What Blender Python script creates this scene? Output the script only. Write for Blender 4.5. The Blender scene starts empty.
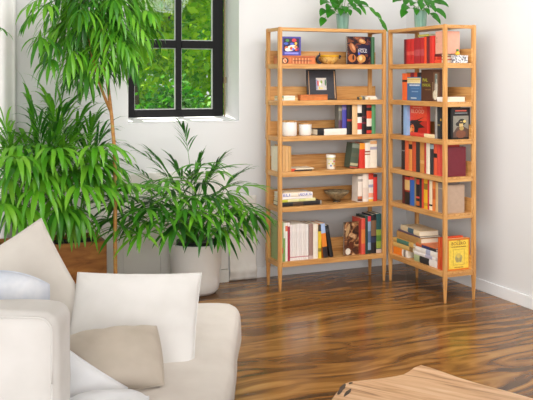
import bpy, bmesh, math, random
from mathutils import Vector, Matrix, noise
D = bpy.data
S = bpy.context.scene
C = S.collection
R = math.radians

# ------------------------------------------------------------------ camera
F, EYE, YAW = 850.0, 1.49, 23.0          # focal length in pixels of a 533 wide frame, eye height, room yaw
CX, CY = 266.5, 79.0                      # principal point (lens shifted, camera held level)
cy_, sy_ = math.cos(R(YAW)), math.sin(R(YAW))
cd = D.cameras.new('camera'); cam = D.objects.new('camera', cd); C.objects.link(cam)
cam.location = (0, 0, EYE); cam.rotation_euler = (R(90), 0, R(-YAW))
cd.sensor_width = 36; cd.lens = F / 533 * 36; cd.shift_y = -(200 - CY) / 533
cd.clip_start = .05; cd.clip_end = 200
S.camera = cam

# ------------------------------------------------------------------ world, sun, lights, exposure
w = D.worlds.new('sky'); S.world = w; w.use_nodes = True
bg = w.node_tree.nodes['Background']
bg.inputs[0].default_value = (.97, .985, 1.0, 1); bg.inputs[1].default_value = .5

def light(name, kind, loc, target, energy, color=(1, 1, 1), size=(1, 1), angle=1.0):
    l = D.lights.new(name, kind); l.energy = energy; l.color = color
    if kind == 'AREA': l.shape = 'RECTANGLE'; l.size, l.size_y = size
    if kind == 'SUN': l.angle = R(angle)
    o = D.objects.new(name, l); C.objects.link(o); o.location = loc
    o.rotation_euler = (Vector(target) - Vector(loc)).to_track_quat('-Z', 'Y').to_euler()
    return o
light('sun', 'SUN', (0, 20, 30), (.6, 20 - 6.6, 0), 6.0, (1, .95, .84), angle=.6)
light('daylight_from_left_windows', 'AREA', (-3.6, 3.9, 2.0), (2.6, 5.3, .8), 46, (1.0, .99, .975), (3.2, 2.4))
light('daylight_from_rear_windows', 'AREA', (-1.1, -2.9, 2.1), (2.6, 5.4, 1.0), 150, (1.0, .985, .965), (4.0, 2.2))

light('added_ceiling_fill', 'AREA', (2.2, 3.6, 2.72), (2.8, 5.3, .7), 50, (1.0, .985, .965), (2.0, 1.4))  # fill light added below the closed ceiling to brighten the bookcases, no real opening

vs = S.view_settings
vs.view_transform = 'Standard'; vs.look = 'None'; vs.gamma = 1; vs.use_curve_mapping = False
vs.exposure = 0.84

# ------------------------------------------------------------------ measuring helpers (room axes: x along window wall, y towards it)
def ray(px, py):
    X, Y = (px - CX) / F, (CY - py) / F
    return Vector((X * cy_ + sy_, -X * sy_ + cy_, Y))
EYEV = Vector((0, 0, EYE))
def on_v(px, py, v): r = ray(px, py); return EYEV + r * (v / r.y)
def on_u(px, py, u): r = ray(px, py); return EYEV + r * (u / r.x)
def on_z(px, py, z): r = ray(px, py); return EYEV + r * ((z - EYE) / r.z)
def at_depth(px, py, d): return EYEV + ray(px, py) * d
CAMR, CAMF, UP = Vector((cy_, -sy_, 0)), Vector((sy_, cy_, 0)), Vector((0, 0, 1))

# ------------------------------------------------------------------ materials
def lin(c):
    if isinstance(c, str):
        c = tuple(int(c[i:i + 2], 16) / 255 for i in (0, 2, 4))
    return tuple((x / 12.92 if x <= .04045 else ((x + .055) / 1.055) ** 2.4) for x in c) + (1,)
_m = {}
def nodes_of(name):
    m = D.materials.new(name); m.use_nodes = True
    nt = m.node_tree
    return m, nt, nt.nodes['Principled BSDF'], (lambda a, b: nt.links.new(a, b))
def plain(c, rough=.55, var=.06, scale=30, metal=0.0, bump=0.0):
    key = (c, rough, var, scale, metal, bump)
    if key in _m: return _m[key]
    m, nt, p, L = nodes_of('paint_' + str(len(_m)))
    base = lin(c)
    tc = nt.nodes.new('ShaderNodeTexCoord'); n = nt.nodes.new('ShaderNodeTexNoise')
    n.inputs['Scale'].default_value = scale; n.inputs['Detail'].default_value = 3
    L(tc.outputs['Object'], n.inputs['Vector'])
    r = nt.nodes.new('ShaderNodeValToRGB')
    r.color_ramp.elements[0].position = .3; r.color_ramp.elements[1].position = .7
    r.color_ramp.elements[0].color = tuple(max(0, x * (1 - var)) for x in base[:3]) + (1,)
    r.color_ramp.elements[1].color = tuple(min(1, x * (1 + var)) for x in base[:3]) + (1,)
    L(n.outputs['Fac'], r.inputs['Fac']); L(r.outputs['Color'], p.inputs['Base Color'])
    p.inputs['Roughness'].default_value = rough; p.inputs['Metallic'].default_value = metal
    if bump:
        b = nt.nodes.new('ShaderNodeBump'); b.inputs['Strength'].default_value = bump; b.inputs['Distance'].default_value = .004
        L(n.outputs['Fac'], b.inputs['Height']); L(b.outputs['Normal'], p.inputs['Normal'])
    _m[key] = m
    return m
def ramp_noise(name, cols, scale=(1, 1, 1), nscale=5, detail=4, distort=0.0, rough=.5, bump=0.0, pos=None, warp=0.0):
    m, nt, p, L = nodes_of(name)
    tc = nt.nodes.new('ShaderNodeTexCoord'); mp = nt.nodes.new('ShaderNodeMapping')
    mp.inputs['Scale'].default_value = scale
    L(tc.outputs['Object'], mp.inputs['Vector'])
    vec = mp.outputs['Vector']
    if warp:
        wn = nt.nodes.new('ShaderNodeTexNoise'); wn.inputs['Scale'].default_value = 1.1; wn.inputs['Detail'].default_value = 2
        L(tc.outputs['Object'], wn.inputs['Vector'])
        mx = nt.nodes.new('ShaderNodeVectorMath'); mx.operation = 'MULTIPLY_ADD'
        mx.inputs[1].default_value = (warp, warp, warp)
        L(wn.outputs['Color'], mx.inputs[0]); L(vec, mx.inputs[2]); vec = mx.outputs[0]
    n = nt.nodes.new('ShaderNodeTexNoise'); n.inputs['Scale'].default_value = nscale
    n.inputs['Detail'].default_value = detail; n.inputs['Distortion'].default_value = distort
    L(vec, n.inputs['Vector'])
    r = nt.nodes.new('ShaderNodeValToRGB'); cr = r.color_ramp
    k = len(cols)
    pos = pos or [.3 + .4 * i / (k - 1) for i in range(k)]
    while len(cr.elements) < k: cr.elements.new(.5)
    for e, c, q in zip(cr.elements, cols, pos): e.position = q; e.color = lin(c)
    L(n.outputs['Fac'], r.inputs['Fac']); L(r.outputs['Color'], p.inputs['Base Color'])
    p.inputs['Roughness'].default_value = rough
    if bump:
        b = nt.nodes.new('ShaderNodeBump'); b.inputs['Strength'].default_value = bump; b.inputs['Distance'].default_value = .003
        L(n.outputs['Fac'], b.inputs['Height']); L(b.outputs['Normal'], p.inputs['Normal'])
    return m
WOODC = ['b47d44', 'cb9556', 'd9a96c']
wood_x = ramp_noise('honey_wood_along_x', WOODC, (1.5, 22, 22), 3, 5, .6, .42)
wood_y = ramp_noise('honey_wood_along_y', WOODC, (22, 1.5, 22), 3, 5, .6, .42)
wood_z = ramp_noise('honey_wood_upright', WOODC, (22, 22, 1.5), 3, 5, .6, .42)
floor_m = ramp_noise('walnut_floor', ['3a250f', '6b4521', '926430', 'ba8c50'], (.28, 3.0, 1), 2.3, 7, 1.8, .19, 0.04,
                     [.29, .43, .56, .73], warp=.8)
table_m = ramp_noise('table_slab_wood', ['8a5f3c', 'c4966a', 'd9ae84', 'e6c4a0'], (1.6, 16, 16), 2.2, 6, .8, .4, .1, [.28, .40, .55, .75])
bark_m = ramp_noise('live_edge_bark', ['3a281b', '8a6242', 'c29a72'], (9, 9, 9), 4, 5, .8, .7, .5)
wall_m = plain('dfdfdf', .85, .012, 2.5)
trim_m = plain('eeeff0', .5, .01, 6)
cream_panel = plain('efece6', .8, .02, 5)
black_frame = plain('0d0d0f', .55, .1, 20)
black_frame.node_tree.nodes['Principled BSDF'].inputs['Specular IOR Level'].default_value = .2
soil_m = plain('2a1d14', .95, .5, 90, 0, 1.0)
page_m = ramp_noise('paper_page_edges', ['e2d5b8', 'f0e7d2', 'e9dcc0'], (60, 60, 60), 8, 2, 0, .9)
planter_m = ramp_noise('brown_planter_wood', ['7d4a1c', 'a0662c', 'b47a38'], (3, 22, 12), 2, 4, .5, .55, .2)
def fabric(name, c1, c2, weave=900, rough=.9):
    m, nt, p, L = nodes_of(name)
    tc = nt.nodes.new('ShaderNodeTexCoord')
    n = nt.nodes.new('ShaderNodeTexNoise'); n.inputs['Scale'].default_value = 6; n.inputs['Detail'].default_value = 4
    L(tc.outputs['Object'], n.inputs['Vector'])
    r = nt.nodes.new('ShaderNodeValToRGB'); r.color_ramp.elements[0].color = lin(c1); r.color_ramp.elements[1].color = lin(c2)
    r.color_ramp.elements[0].position = .35; r.color_ramp.elements[1].position = .65
    L(n.outputs['Fac'], r.inputs['Fac']); L(r.outputs['Color'], p.inputs['Base Color'])
    k = nt.nodes.new('ShaderNodeTexNoise'); k.inputs['Scale'].default_value = weave
    L(tc.outputs['Object'], k.inputs['Vector'])
    b = nt.nodes.new('ShaderNodeBump'); b.inputs['Strength'].default_value = .15; b.inputs['Distance'].default_value = .001
    L(k.outputs['Fac'], b.inputs['Height']); L(b.outputs['Normal'], p.inputs['Normal'])
    p.inputs['Roughness'].default_value = rough
    p.inputs['Specular IOR Level'].default_value = .2
    return m
fab_white = fabric('white_linen', 'd2cfcb', 'dad7d4')
fab_bright = fabric('bright_white_cotton', 'dcdde0', 'e4e5e8')
fab_cream = fabric('cream_linen', 'c4bdb5', 'cdc7bf')
fab_beige = fabric('beige_linen', 'b2a799', 'bdb2a5')
fab_sofa = fabric('sofa_linen', 'c8c0b8', 'd0c9c1')
fab_pattern = fabric('blue_grey_printed_cotton', 'a9b4c6', 'e2e4e9')
def leaf_mat(name, cols, trans=.35, rough=.35):
    m = D.materials.new(name); m.use_nodes = True; nt = m.node_tree
    p = nt.nodes['Principled BSDF']; out = nt.nodes['Material Output']; L = nt.links.new
    g = nt.nodes.new('ShaderNodeNewGeometry'); r = nt.nodes.new('ShaderNodeValToRGB'); cr = r.color_ramp
    while len(cr.elements) < len(cols): cr.elements.new(.5)
    for i, (e, c) in enumerate(zip(cr.elements, cols)): e.position = i / (len(cols) - 1); e.color = lin(c)
    L(g.outputs['Random Per Island'], r.inputs['Fac']); L(r.outputs['Color'], p.inputs['Base Color'])
    p.inputs['Roughness'].default_value = rough
    t = nt.nodes.new('ShaderNodeBsdfTranslucent'); L(r.outputs['Color'], t.inputs['Color'])
    mx = nt.nodes.new('ShaderNodeMixShader'); mx.inputs[0].default_value = trans
    L(p.outputs[0], mx.inputs[1]); L(t.outputs[0], mx.inputs[2]); L(mx.outputs[0], out.inputs['Surface'])
    return m
leaf_bright = leaf_mat('palm_leaf_bright', ['4f9a1e', '74b82c', '88c63c', '5eab24'], .4)
leaf_mid = leaf_mat('palm_leaf_mid', ['2f741a', '529a26', '6cb030', '3c821e'], .4)
leaf_dark = leaf_mat('palm_leaf_dark', ['1d4f1a', '327222', '4c922c', '285f1f'], .35)
leaf_pothos = leaf_mat('pothos_leaf', ['2c7a1c', '4f9f2a', '74bb42', '3a8424'])
leaf_tree = leaf_mat('tree_leaf', ['3f8a0c', '86b80c', 'b8d41c', '5c9e0e'], .5, .7)
leaf_tree2 = leaf_mat('tree_leaf_deep', ['124a0a', '2c7a10', '58a018', '1c600e'], .4, .7)
cane_m = ramp_noise('palm_cane', ['8a5a2a', 'b07a3c', '9a8a44'], (4, 4, 14), 3, 3, 0, .6)
stem_green = plain('4f8a2c', .5, .15, 20)

# ------------------------------------------------------------------ object helpers
def tag(o, label=None, cat=None, group=None, kind=None):
    if label: o['label'] = label
    if cat: o['category'] = cat
    if group: o['group'] = group
    if kind: o['kind'] = kind
    return o
def thing(name, label, cat, loc=(0, 0, 0), rz=0, group=None):
    o = D.objects.new(name, None); C.objects.link(o); o.location = loc; o.rotation_euler = (0, 0, rz)
    o.empty_display_size = .05
    return tag(o, label, cat, group)
def obj(name, bm, mats, parent=None, smooth=False, M=None):
    me = D.meshes.new(name); bm.to_mesh(me); bm.free()
    for m in (mats if isinstance(mats, (list, tuple)) else [mats]): me.materials.append(m)
    if smooth:
        for p in me.polygons: p.use_smooth = True
    o = D.objects.new(name, me); C.objects.link(o)
    if parent: o.parent = parent
    if M is not None: o.matrix_local = M
    return o
def box(bm, x0, x1, y0, y1, z0, z1, mi=0, bev=0, rot=None):
    r = bmesh.ops.create_cube(bm, size=1)
    vsx = r['verts']
    c = Vector(((x0 + x1) / 2, (y0 + y1) / 2, (z0 + z1) / 2)); s = (x1 - x0, y1 - y0, z1 - z0)
    for v in vsx: v.co = Vector((v.co.x * s[0], v.co.y * s[1], v.co.z * s[2])) + c
    fs = list({f for v in vsx for f in v.link_faces})
    for f in fs: f.material_index = mi
    if bev:
        es = list({e for v in vsx for e in v.link_edges})
        bmesh.ops.bevel(bm, geom=es, offset=bev, segments=2, affect='EDGES', profile=.6)
    return vsx
def bx(*a, **k):
    bm = bmesh.new(); box(bm, *a, **k); return bm
def lathe(bm, prof, n=28, mi=0, ribs=0, cx=0, cy=0, rib_amp=.04):
    rings = []
    for r, z in prof:
        ring = []
        for i in range(n):
            a = 2 * math.pi * i / n
            rr = r * (1 + (rib_amp * math.cos(a * ribs) if ribs and r > .01 else 0))
            ring.append(bm.verts.new((cx + rr * math.cos(a), cy + rr * math.sin(a), z)))
        rings.append(ring)
    for a, b in zip(rings, rings[1:]):
        for i in range(n):
            f = bm.faces.new((a[i], a[(i + 1) % n], b[(i + 1) % n], b[i])); f.material_index = mi; f.smooth = True
    for ring, flip in ((rings[0], True), (rings[-1], False)):
        if True:
            f = bm.faces.new(ring[::-1] if flip else ring); f.material_index = mi
    return bm
def tube(bm, pts, r0, r1=None, n=8, mi=0):
    r1 = r0 if r1 is None else r1
    pts = [Vector(p) for p in pts]; rings = []
    for i, p in enumerate(pts):
        t = (pts[min(i + 1, len(pts) - 1)] - pts[max(i - 1, 0)]).normalized()
        a = t.cross(UP if abs(t.z) < .9 else Vector((1, 0, 0))).normalized(); b = t.cross(a)
        r = r0 + (r1 - r0) * i / (len(pts) - 1)
        rings.append([bm.verts.new(p + (a * math.cos(2 * math.pi * k / n) + b * math.sin(2 * math.pi * k / n)) * r) for k in range(n)])
    for A, B in zip(rings, rings[1:]):
        for k in range(n):
            f = bm.faces.new((A[k], B[k], B[(k + 1) % n], A[(k + 1) % n])); f.material_index = mi; f.smooth = True
    bm.faces.new(rings[0]).material_index = mi; bm.faces.new(rings[-1][::-1]).material_index = mi
    return bm
def bez(a, b, c, n=10):
    a, b, c = Vector(a), Vector(b), Vector(c)
    return [a * (1 - t) ** 2 + b * 2 * t * (1 - t) + c * t * t for t in [i / n for i in range(n + 1)]]
def struct(name, bm, mats, smooth=False):
    o = obj(name, bm, mats, smooth=smooth); o['kind'] = 'structure'; return o
def shapes(parent, name, M, items, label=None):
    """printed shapes: items = (colour, 2D outline); each a thin layer of ink, later ones on top"""
    bm = bmesh.new(); mats = []; idx = {}
    for k, (c, pts) in enumerate(items):
        if c not in idx: idx[c] = len(mats); mats.append(plain(c, .45, .12, 60))
        vs_ = [bm.verts.new((x, y, .0003 + .00012 * k)) for x, y in pts]
        f = bm.faces.new(vs_); f.material_index = idx[c]
    bmesh.ops.recalc_face_normals(bm, faces=bm.faces)
    return obj(name, bm, mats, parent, M=M)
def rect(x0, x1, y0, y1): return [(x0, y0), (x1, y0), (x1, y1), (x0, y1)]
def ell(cx, cy, rx, ry, n=16, rot=0):
    o = []
    for i in range(n):
        a = 2 * math.pi * i / n; x, y = rx * math.cos(a), ry * math.sin(a)
        o.append((cx + x * math.cos(rot) - y * math.sin(rot), cy + x * math.sin(rot) + y * math.cos(rot)))
    return o
def lettering(parent, text, size, color, M, width=None, name='title_lettering'):
    cu = D.curves.new('t', 'FONT'); cu.body = text; cu.size = size; cu.align_x = 'CENTER'; cu.align_y = 'CENTER'; cu.extrude = .0003
    cu.resolution_u = 2
    t = D.objects.new('t', cu); C.objects.link(t)
    dg = bpy.context.evaluated_depsgraph_get(); me = D.meshes.new_from_object(t.evaluated_get(dg))
    D.objects.remove(t); D.curves.remove(cu)
    me.name = name; me.materials.clear(); me.materials.append(plain(color, .5, .02, 20))
    if width and me.vertices:
        xs = [v.co.x for v in me.vertices]; k = width / max(1e-6, max(xs) - min(xs)); xm = (max(xs) + min(xs)) / 2
        for v in me.vertices: v.co.x = (v.co.x - xm) * k
    o = D.objects.new(name, me); C.objects.link(o); o.parent = parent; o.matrix_local = M
    return o
def small_print(parent, size, color, M, width):
    """a line of print too small to read in the photograph: a row of short strokes"""
    it = []; x = -width / 2; k = 0
    while x < width / 2:
        wd = size * (.5 + .35 * ((k * 37) % 10) / 10); it.append((color, rect(x, min(width / 2, x + wd), -size * .28, size * .28))); x += wd + size * .25; k += 1
    return shapes(parent, 'small_print', M, it)
def frame_mat(o, x, y):
    x = Vector(x).normalized(); y = Vector(y).normalized(); z = x.cross(y)
    return Matrix(((x.x, y.x, z.x, o[0]), (x.y, y.y, z.y, o[1]), (x.z, y.z, z.z, o[2]), (0, 0, 0, 1)))

# ------------------------------------------------------------------ the room
WV, RU, CH = 5.90, 3.735, 2.80           # window wall plane, right wall plane, ceiling height
WT = .33                                 # window wall thickness
OU0, OU1, OZ0, OZ1 = 1.445, 2.282, 1.185, 2.45
struct('floor', bx(-3.0, RU + .15, -3.0, WV + WT, -.12, 0), floor_m)
struct('ceiling', bx(-3.0, RU + .15, -3.0, WV + WT, CH, CH + .15), wall_m)
bm = bmesh.new()
box(bm, -3.0, OU0, WV, WV + WT, 0, CH); box(bm, OU1, RU + .15, WV, WV + WT, 0, CH)
box(bm, OU0, OU1, WV, WV + WT, 0, OZ0 - .012); box(bm, OU0, OU1, WV, WV + WT, OZ1, CH)
struct('wall_back', bm, wall_m)
struct('wall_right', bx(RU, RU + .15, -3.0, WV, 0, CH), wall_m)
struct('baseboard_right', bx(RU - .014, RU, -3.0, WV, 0, .08, bev=.003), trim_m)
struct('baseboard_back', bx(2.24, RU - .014, WV - .014, WV, 0, .08, bev=.003), trim_m)
bm = bmesh.new(); vs_ = box(bm, OU0, OU1, WV - .004, WV + WT - .02, OZ0 - .0115, OZ0 - .006)
for v in vs_:
    if v.co.z > OZ0 - .008 and v.co.y > WV + .1: v.co.z = OZ0 + .026
struct('trim_1', bm, trim_m)          # sill board
# low boxed-in panelling below the window: boards with fine joints and a plinth
bm = bmesh.new()
us = [-.2, .45, .92, 1.40, 1.67, 2.09, 2.185]
for a, b in zip(us, us[1:]):
    box(bm, a + .0005, b - .0005, WV - .036, WV, .095, .70, bev=.0015)
    box(bm, a + .0005, b - .0005, WV - .030, WV, .7008, .82, bev=.001)
box(bm, us[0], us[-1], WV - .05, WV, 0, .09, bev=.003)
struct('trim_2', bm, cream_panel)
# painted cloth sheet hanging against the wall, between panelling and bookcase
bm = bmesh.new(); n, k = 26, 30
grid = []
for i in range(n + 1):
    row = []
    for j in range(k + 1):
        s, t = i / n, j / k
        u = 2.195 + .215 * s; z = .004 + .62 * t
        d = .012 + .010 * (1 - t) * math.sin(5 * s + 6 * t) ** 2 + .012 * max(0, 1 - abs((s - .15) - (t - .45) * -1.1) * 6) * (1 - t)
        d += .016 * max(0, 1 - abs(t - .10) * 18)
        row.append(bm.verts.new((u, WV - .016 - d, z)))
    grid.append(row)
for i in range(n):
    for j in range(k): bm.faces.new((grid[i][j], grid[i + 1][j], grid[i + 1][j + 1], grid[i][j + 1]))
o = obj('cloth', bm, fabric('off_white_cloth', 'e6e1d9', 'eeeae4'), smooth=True)
md = o.modifiers.new('thickness', 'SOLIDIFY'); md.thickness = .003
tag(o, 'wrinkled off-white cloth hanging low on wall left of the left bookcase', 'cloth')

# window: black steel frame, two panes wide, crossbar, panes, brass stay
FV = WV + WT - .05
wu = lambda px: on_v(px, 60, FV).x
wz = lambda py: on_v(200, py, FV).z
a0, a1, m0, m1, b0, b1 = wu(123), wu(133.5), wu(175), wu(180.5), wu(212), wu(222)
gz0, gz1 = wz(109), wz(117.5)
cz0, cz1 = wz(48.5), wz(41)
win = thing('window_1', 'black steel framed window with crossbars in the white back wall', 'window', (0, 0, 0)); win['kind'] = 'structure'
bm = bmesh.new()
box(bm, a0, a1, FV - .03, FV + .03, gz1, OZ1, bev=.003); box(bm, b0, b1, FV - .03, FV + .03, gz1, OZ1, bev=.003)
box(bm, a1, b0, FV - .03, FV + .03, gz1, gz0, bev=.003); box(bm, a1, b0, FV - .03, FV + .03, OZ1 - .06, OZ1, bev=.003)
obj('window_frame', bm, black_frame, win)
bm = bmesh.new()
box(bm, m0, m1, FV - .028, FV + .025, gz0, OZ1 - .06, bev=.003)
box(bm, a1, m0, FV - .034, FV + .025, cz0, cz1, bev=.003); box(bm, m1, b0, FV - .034, FV + .025, cz0, cz1, bev=.003)
obj('glazing_bar', bm, black_frame, win)
gm = D.materials.new('window_glass'); gm.use_nodes = True; nt = gm.node_tree
tr = nt.nodes.new('ShaderNodeBsdfTransparent'); gl = nt.nodes.new('ShaderNodeBsdfGlossy'); gl.inputs['Roughness'].default_value = .02
mx = nt.nodes.new('ShaderNodeMixShader'); mx.inputs[0].default_value = .015
nt.links.new(tr.outputs[0], mx.inputs[1]); nt.links.new(gl.outputs[0], mx.inputs[2])
nt.links.new(mx.outputs[0], nt.nodes['Material Output'].inputs['Surface'])
for (p, q) in ((a1, m0), (m1, b0)):
    for (r0, r1) in ((gz0, cz0), (cz1, OZ1 - .06)):
        obj('pane', bx(p, q, FV + .004, FV + .008, r0, r1), gm, win)
        bm = bmesh.new()
        for e in ((p, p + .006, r0, r1), (q - .006, q, r0, r1), (p + .006, q - .006, r0, r0 + .006), (p + .006, q - .006, r1 - .006, r1)):
            box(bm, e[0], e[1], FV - .012, FV + .003, e[2], e[3])
        obj('pane_bead', bm, plain('b9bdb8', .5), win)
bm = bmesh.new(); box(bm, b1 + .003, b1 + .014, FV - .04, FV - .028, gz1, OZ1); box(bm, b1 + .001, b1 + .018, FV - .05, FV - .026, wz(83), wz(77))
obj('window_stay', bm, plain('7a6a4e', .5, .1), win)

# ------------------------------------------------------------------ bookcases
HB = 1.855
SH = [1.580, 1.320, 1.068, .818, .572, .187]      # shelf centre heights, top shelf first
ST = .034
TOPS = [z + ST / 2 for z in SH]
def bookcase(label, u0, u1, v0, v1, front):
    """posts centred on the corners; front = 'v' (faces the camera along -y) or 'u' (faces -x)"""
    pw = .0145
    t = thing('bookcase', label, 'bookcase', ((u0 + u1) / 2, (v0 + v1) / 2, 0))
    bx_, by_ = (u0 + u1) / 2, (v0 + v1) / 2
    a0, a1, b0, b1 = u0 - bx_, u1 - bx_, v0 - by_, v1 - by_
    for x in (a0, a1):
        for y in (b0, b1):
            bm = bmesh.new()
            vs_ = box(bm, x - pw, x + pw, y - pw, y + pw, 0, HB)
            bmesh.ops.bisect_plane(bm, geom=bm.verts[:] + bm.edges[:] + bm.faces[:], plane_co=(0, 0, .16), plane_no=(0, 0, 1))
            for v in bm.verts:
                if v.co.z < .01: v.co.x = x + (v.co.x - x) * .6; v.co.y = y + (v.co.y - y) * .6
            bmesh.ops.bevel(bm, geom=[e for e in bm.edges if abs(e.verts[0].co.z - e.verts[1].co.z) > .1 or min(v.co.z for v in e.verts) > HB - .01], offset=.006, segments=2, affect='EDGES')
            obj('post', bm, wood_z, t)
    wl, ws = (wood_x, wood_y) if front == 'v' else (wood_y, wood_x)
    for i, z in enumerate(SH + [HB - .014]):
        top = i == len(SH)
        bm = bmesh.new(); h = ST / 2 if not top else .012
        box(bm, a0 - .010, a1 + .010, b0 - .012, b1 + .012, z + h - .014, z + h - (.0 if not top else .001))
        if front == 'v':
            box(bm, a0 + pw, a1 - pw, b0 - .014, b0 + .008, z - h, z + h - .0005, bev=.003)
        else:
            box(bm, a0 - .014, a0 + .008, b0 + pw, b1 - pw, z - h, z + h - .0005, bev=.003)
        s = obj('shelf' if not top else 'top_board', bm, wl, t)
        for e in ((a0, a1) if front == 'v' else (b0, b1)):
            if front == 'v': bm = bx(e - .011, e + .011, b0 + pw, b1 - pw, z - h, z + h - .001, bev=.002)
            else: bm = bx(a0 + pw, a1 - pw, e - .011, e + .011, z - h, z + h - .001, bev=.002)
            obj('side_rail', bm, ws, s)
        if not top:
            zb = z + h
            if front == 'v': bm = bx(a0 - .012, a1 + .058, b1 + pw + .001, b1 + pw + .011, zb - .03, zb + .098, bev=.002)
            else: bm = bx(a1 - pw - .011, a1 - pw - .001, b0 - .012, b1 + .012, zb - .03, zb + .098, bev=.002)
            obj('back_board', bm, wl, t)
    return t
LU0, LU1, LV0, LV1 = 2.414, 3.256, 5.447, 5.655
RU0, RU1, RV0, RV1 = 3.302, 3.532, 4.740, 5.432
bookcase('wide open honey wood bookcase on the left, against the window wall', LU0, LU1, LV0, LV1, 'v')
bookcase('narrower open honey wood bookcase on the right, along the right wall', RU0, RU1, RV0, RV1, 'u')

# ------------------------------------------------------------------ books
ORD = ['top shelf', 'second shelf', 'third shelf', 'fourth shelf', 'fifth shelf', 'bottom shelf']
def book(label, M, t, d, h, cover, bands=(), group=None, name='book', pages=True, side=None, cat='book', soft=False, pagecol=None):
    """local x = thickness, y = depth away from the spine, z = height; bands = (z0,z1,colour) fractions on the spine"""
    o_bm = bmesh.new(); mats = [plain(cover, .5, .05, 40)]
    b = min(.0025, t * .16)
    cuts = sorted(set([0., 1.] + [c for q in bands for c in q[:2]]))
    def colour(zm):
        r = cover
        for q in bands:
            if q[0] <= zm <= q[1]: r = q[2]
        return r
    sb = b if not soft else b * .7
    box(o_bm, 0, b, sb, d, 0, h); box(o_bm, t - b, t, sb, d, 0, h)
    for z0, z1 in zip(cuts, cuts[1:]):
        c = colour((z0 + z1) / 2)
        m = plain(c, .5, .05, 40)
        if m not in mats: mats.append(m)
        n = 6 if t > .012 else 4                         # gently rounded spine
        prof = [(t * i / n, -min(.003, t * .12) * math.sin(math.pi * i / n)) for i in range(n + 1)]
        lo = [o_bm.verts.new((x, y, z0 * h)) for x, y in prof] + [o_bm.verts.new((t, sb, z0 * h)), o_bm.verts.new((0, sb, z0 * h))]
        hi = [o_bm.verts.new((v.co.x, v.co.y, z1 * h)) for v in lo]
        k = len(lo); fs = []
        for i in range(k): fs.append(o_bm.faces.new((lo[i], lo[(i + 1) % k], hi[(i + 1) % k], hi[i])))
        fs.append(o_bm.faces.new(lo[::-1])); fs.append(o_bm.faces.new(hi))
        for f in fs: f.material_index = mats.index(m)
    o = obj(name, o_bm, mats, M=M); tag(o, label, cat, group)
    if pages:
        e = .003 if not soft else .0006
        obj('pages', bx(b, t - b, sb, d - e, e, h - e), pagecol or page_m, o)
    return o
def fit(x): return max(.0035, x)
G = .0009
Y4 = lambda o, x, y: frame_mat(o, x, y)
def upright_left(s, desc, x0, x1, ytop, cover, bands=(), d=.14, lean=0, vf=5.462, name='book', soft=False, z0=0, label=None, cat='book'):
    a, b = on_v(x0, 100, vf).x + G / 2, on_v(x1, 100, vf).x - G / 2
    zb = TOPS[s] + z0 + .0006
    h = on_v((x0 + x1) / 2, ytop, vf).z - zb
    t = fit(b - a)
    M = Matrix.Translation((a, vf, zb))
    if lean > 0: M = Matrix.Translation((a, vf, zb)) @ Matrix.Translation((t, 0, 0)) @ Matrix.Rotation(R(lean), 4, 'Y') @ Matrix.Translation((-t, 0, 0))
    if lean < 0: M = M @ Matrix.Rotation(R(lean), 4, 'Y')
    lab = label or (desc + ', left bookcase, ' + ORD[s])
    return book(lab, M, t, d, h, cover, bands, 'books on the %s of the left bookcase' % ORD[s], name, soft=soft, cat=cat)
def lying_left(s, desc, x0, x1, z0, z1, cover, bands=(), d=.13, vf=5.465, name='book', soft=False, yaw=0, cat='book'):
    """book lying flat: spine to the front, between heights z0 and z1 above the shelf"""
    a, b = on_v(x0, 100, vf).x, on_v(x1, 100, vf).x
    zb = TOPS[s] + z0 + .0006
    M = Matrix(((0, 0, -1, b), (0, 1, 0, vf), (1, 0, 0, zb), (0, 0, 0, 1)))
    if yaw: M = Matrix.Translation((b, vf, zb)) @ Matrix.Rotation(R(yaw), 4, 'Z') @ Matrix.Translation((-b, -vf, -zb)) @ M
    return book(desc + ', left bookcase, ' + ORD[s], M, z1 - z0 - .0006, d, b - a, cover, bands, 'books on the %s of the left bookcase' % ORD[s], name, soft=soft, cat=cat)
def upright_right(s, desc, x0, x1, ytop, cover, bands=(), d=.15, lean=0, uf=3.318, name='book', soft=False, h=None):
    a, b = on_u(x0, 100, uf).y - G / 2, on_u(x1, 100, uf).y + G / 2     # a is farther
    zb = TOPS[s] + .0006
    h = h or (on_u((x0 + x1) / 2, ytop, uf).z - zb)
    t = fit(a - b)
    M = Matrix.Translation((uf, a, zb)) @ Matrix.Rotation(R(-90), 4, 'Z')
    if lean > 0: M = M @ Matrix.Translation((t, 0, 0)) @ Matrix.Rotation(R(lean), 4, 'Y') @ Matrix.Translation((-t, 0, 0))
    if lean < 0: M = M @ Matrix.Rotation(R(lean), 4, 'Y')
    return book(desc + ', right bookcase, ' + ORD[s], M, t, d, h, cover, bands, 'books on the %s of the right bookcase' % ORD[s], name, soft=soft)
def lying_right(s, desc, v0, v1, z0, z1, cover, bands=(), d=.15, uf=3.318, name='book', soft=False, yaw=0, pagecol=None):
    """v0 nearer end, v1 farther end"""
    zb = TOPS[s] + z0 + .0006
    # local z -> +y(v), local x -> up, local y -> +x(u):  x cross y = up cross u = +v
    M = Matrix(((0, 1, 0, uf), (0, 0, 1, v0), (1, 0, 0, zb), (0, 0, 0, 1)))
    if yaw: M = Matrix.Translation((uf, v0, zb)) @ Matrix.Rotation(R(yaw), 4, 'Z') @ Matrix.Translation((-uf, -v0, -zb)) @ M
    return book(desc + ', right bookcase, ' + ORD[s], M, z1 - z0 - .0006, d, v1 - v0, cover, bands, 'books on the %s of the right bookcase' % ORD[s], name, soft=soft, pagecol=pagecol)
def lu(px, v=5.462): return on_v(px, 100, v).x
def rv(px, u=3.318): return on_u(px, 100, u).y

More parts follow.
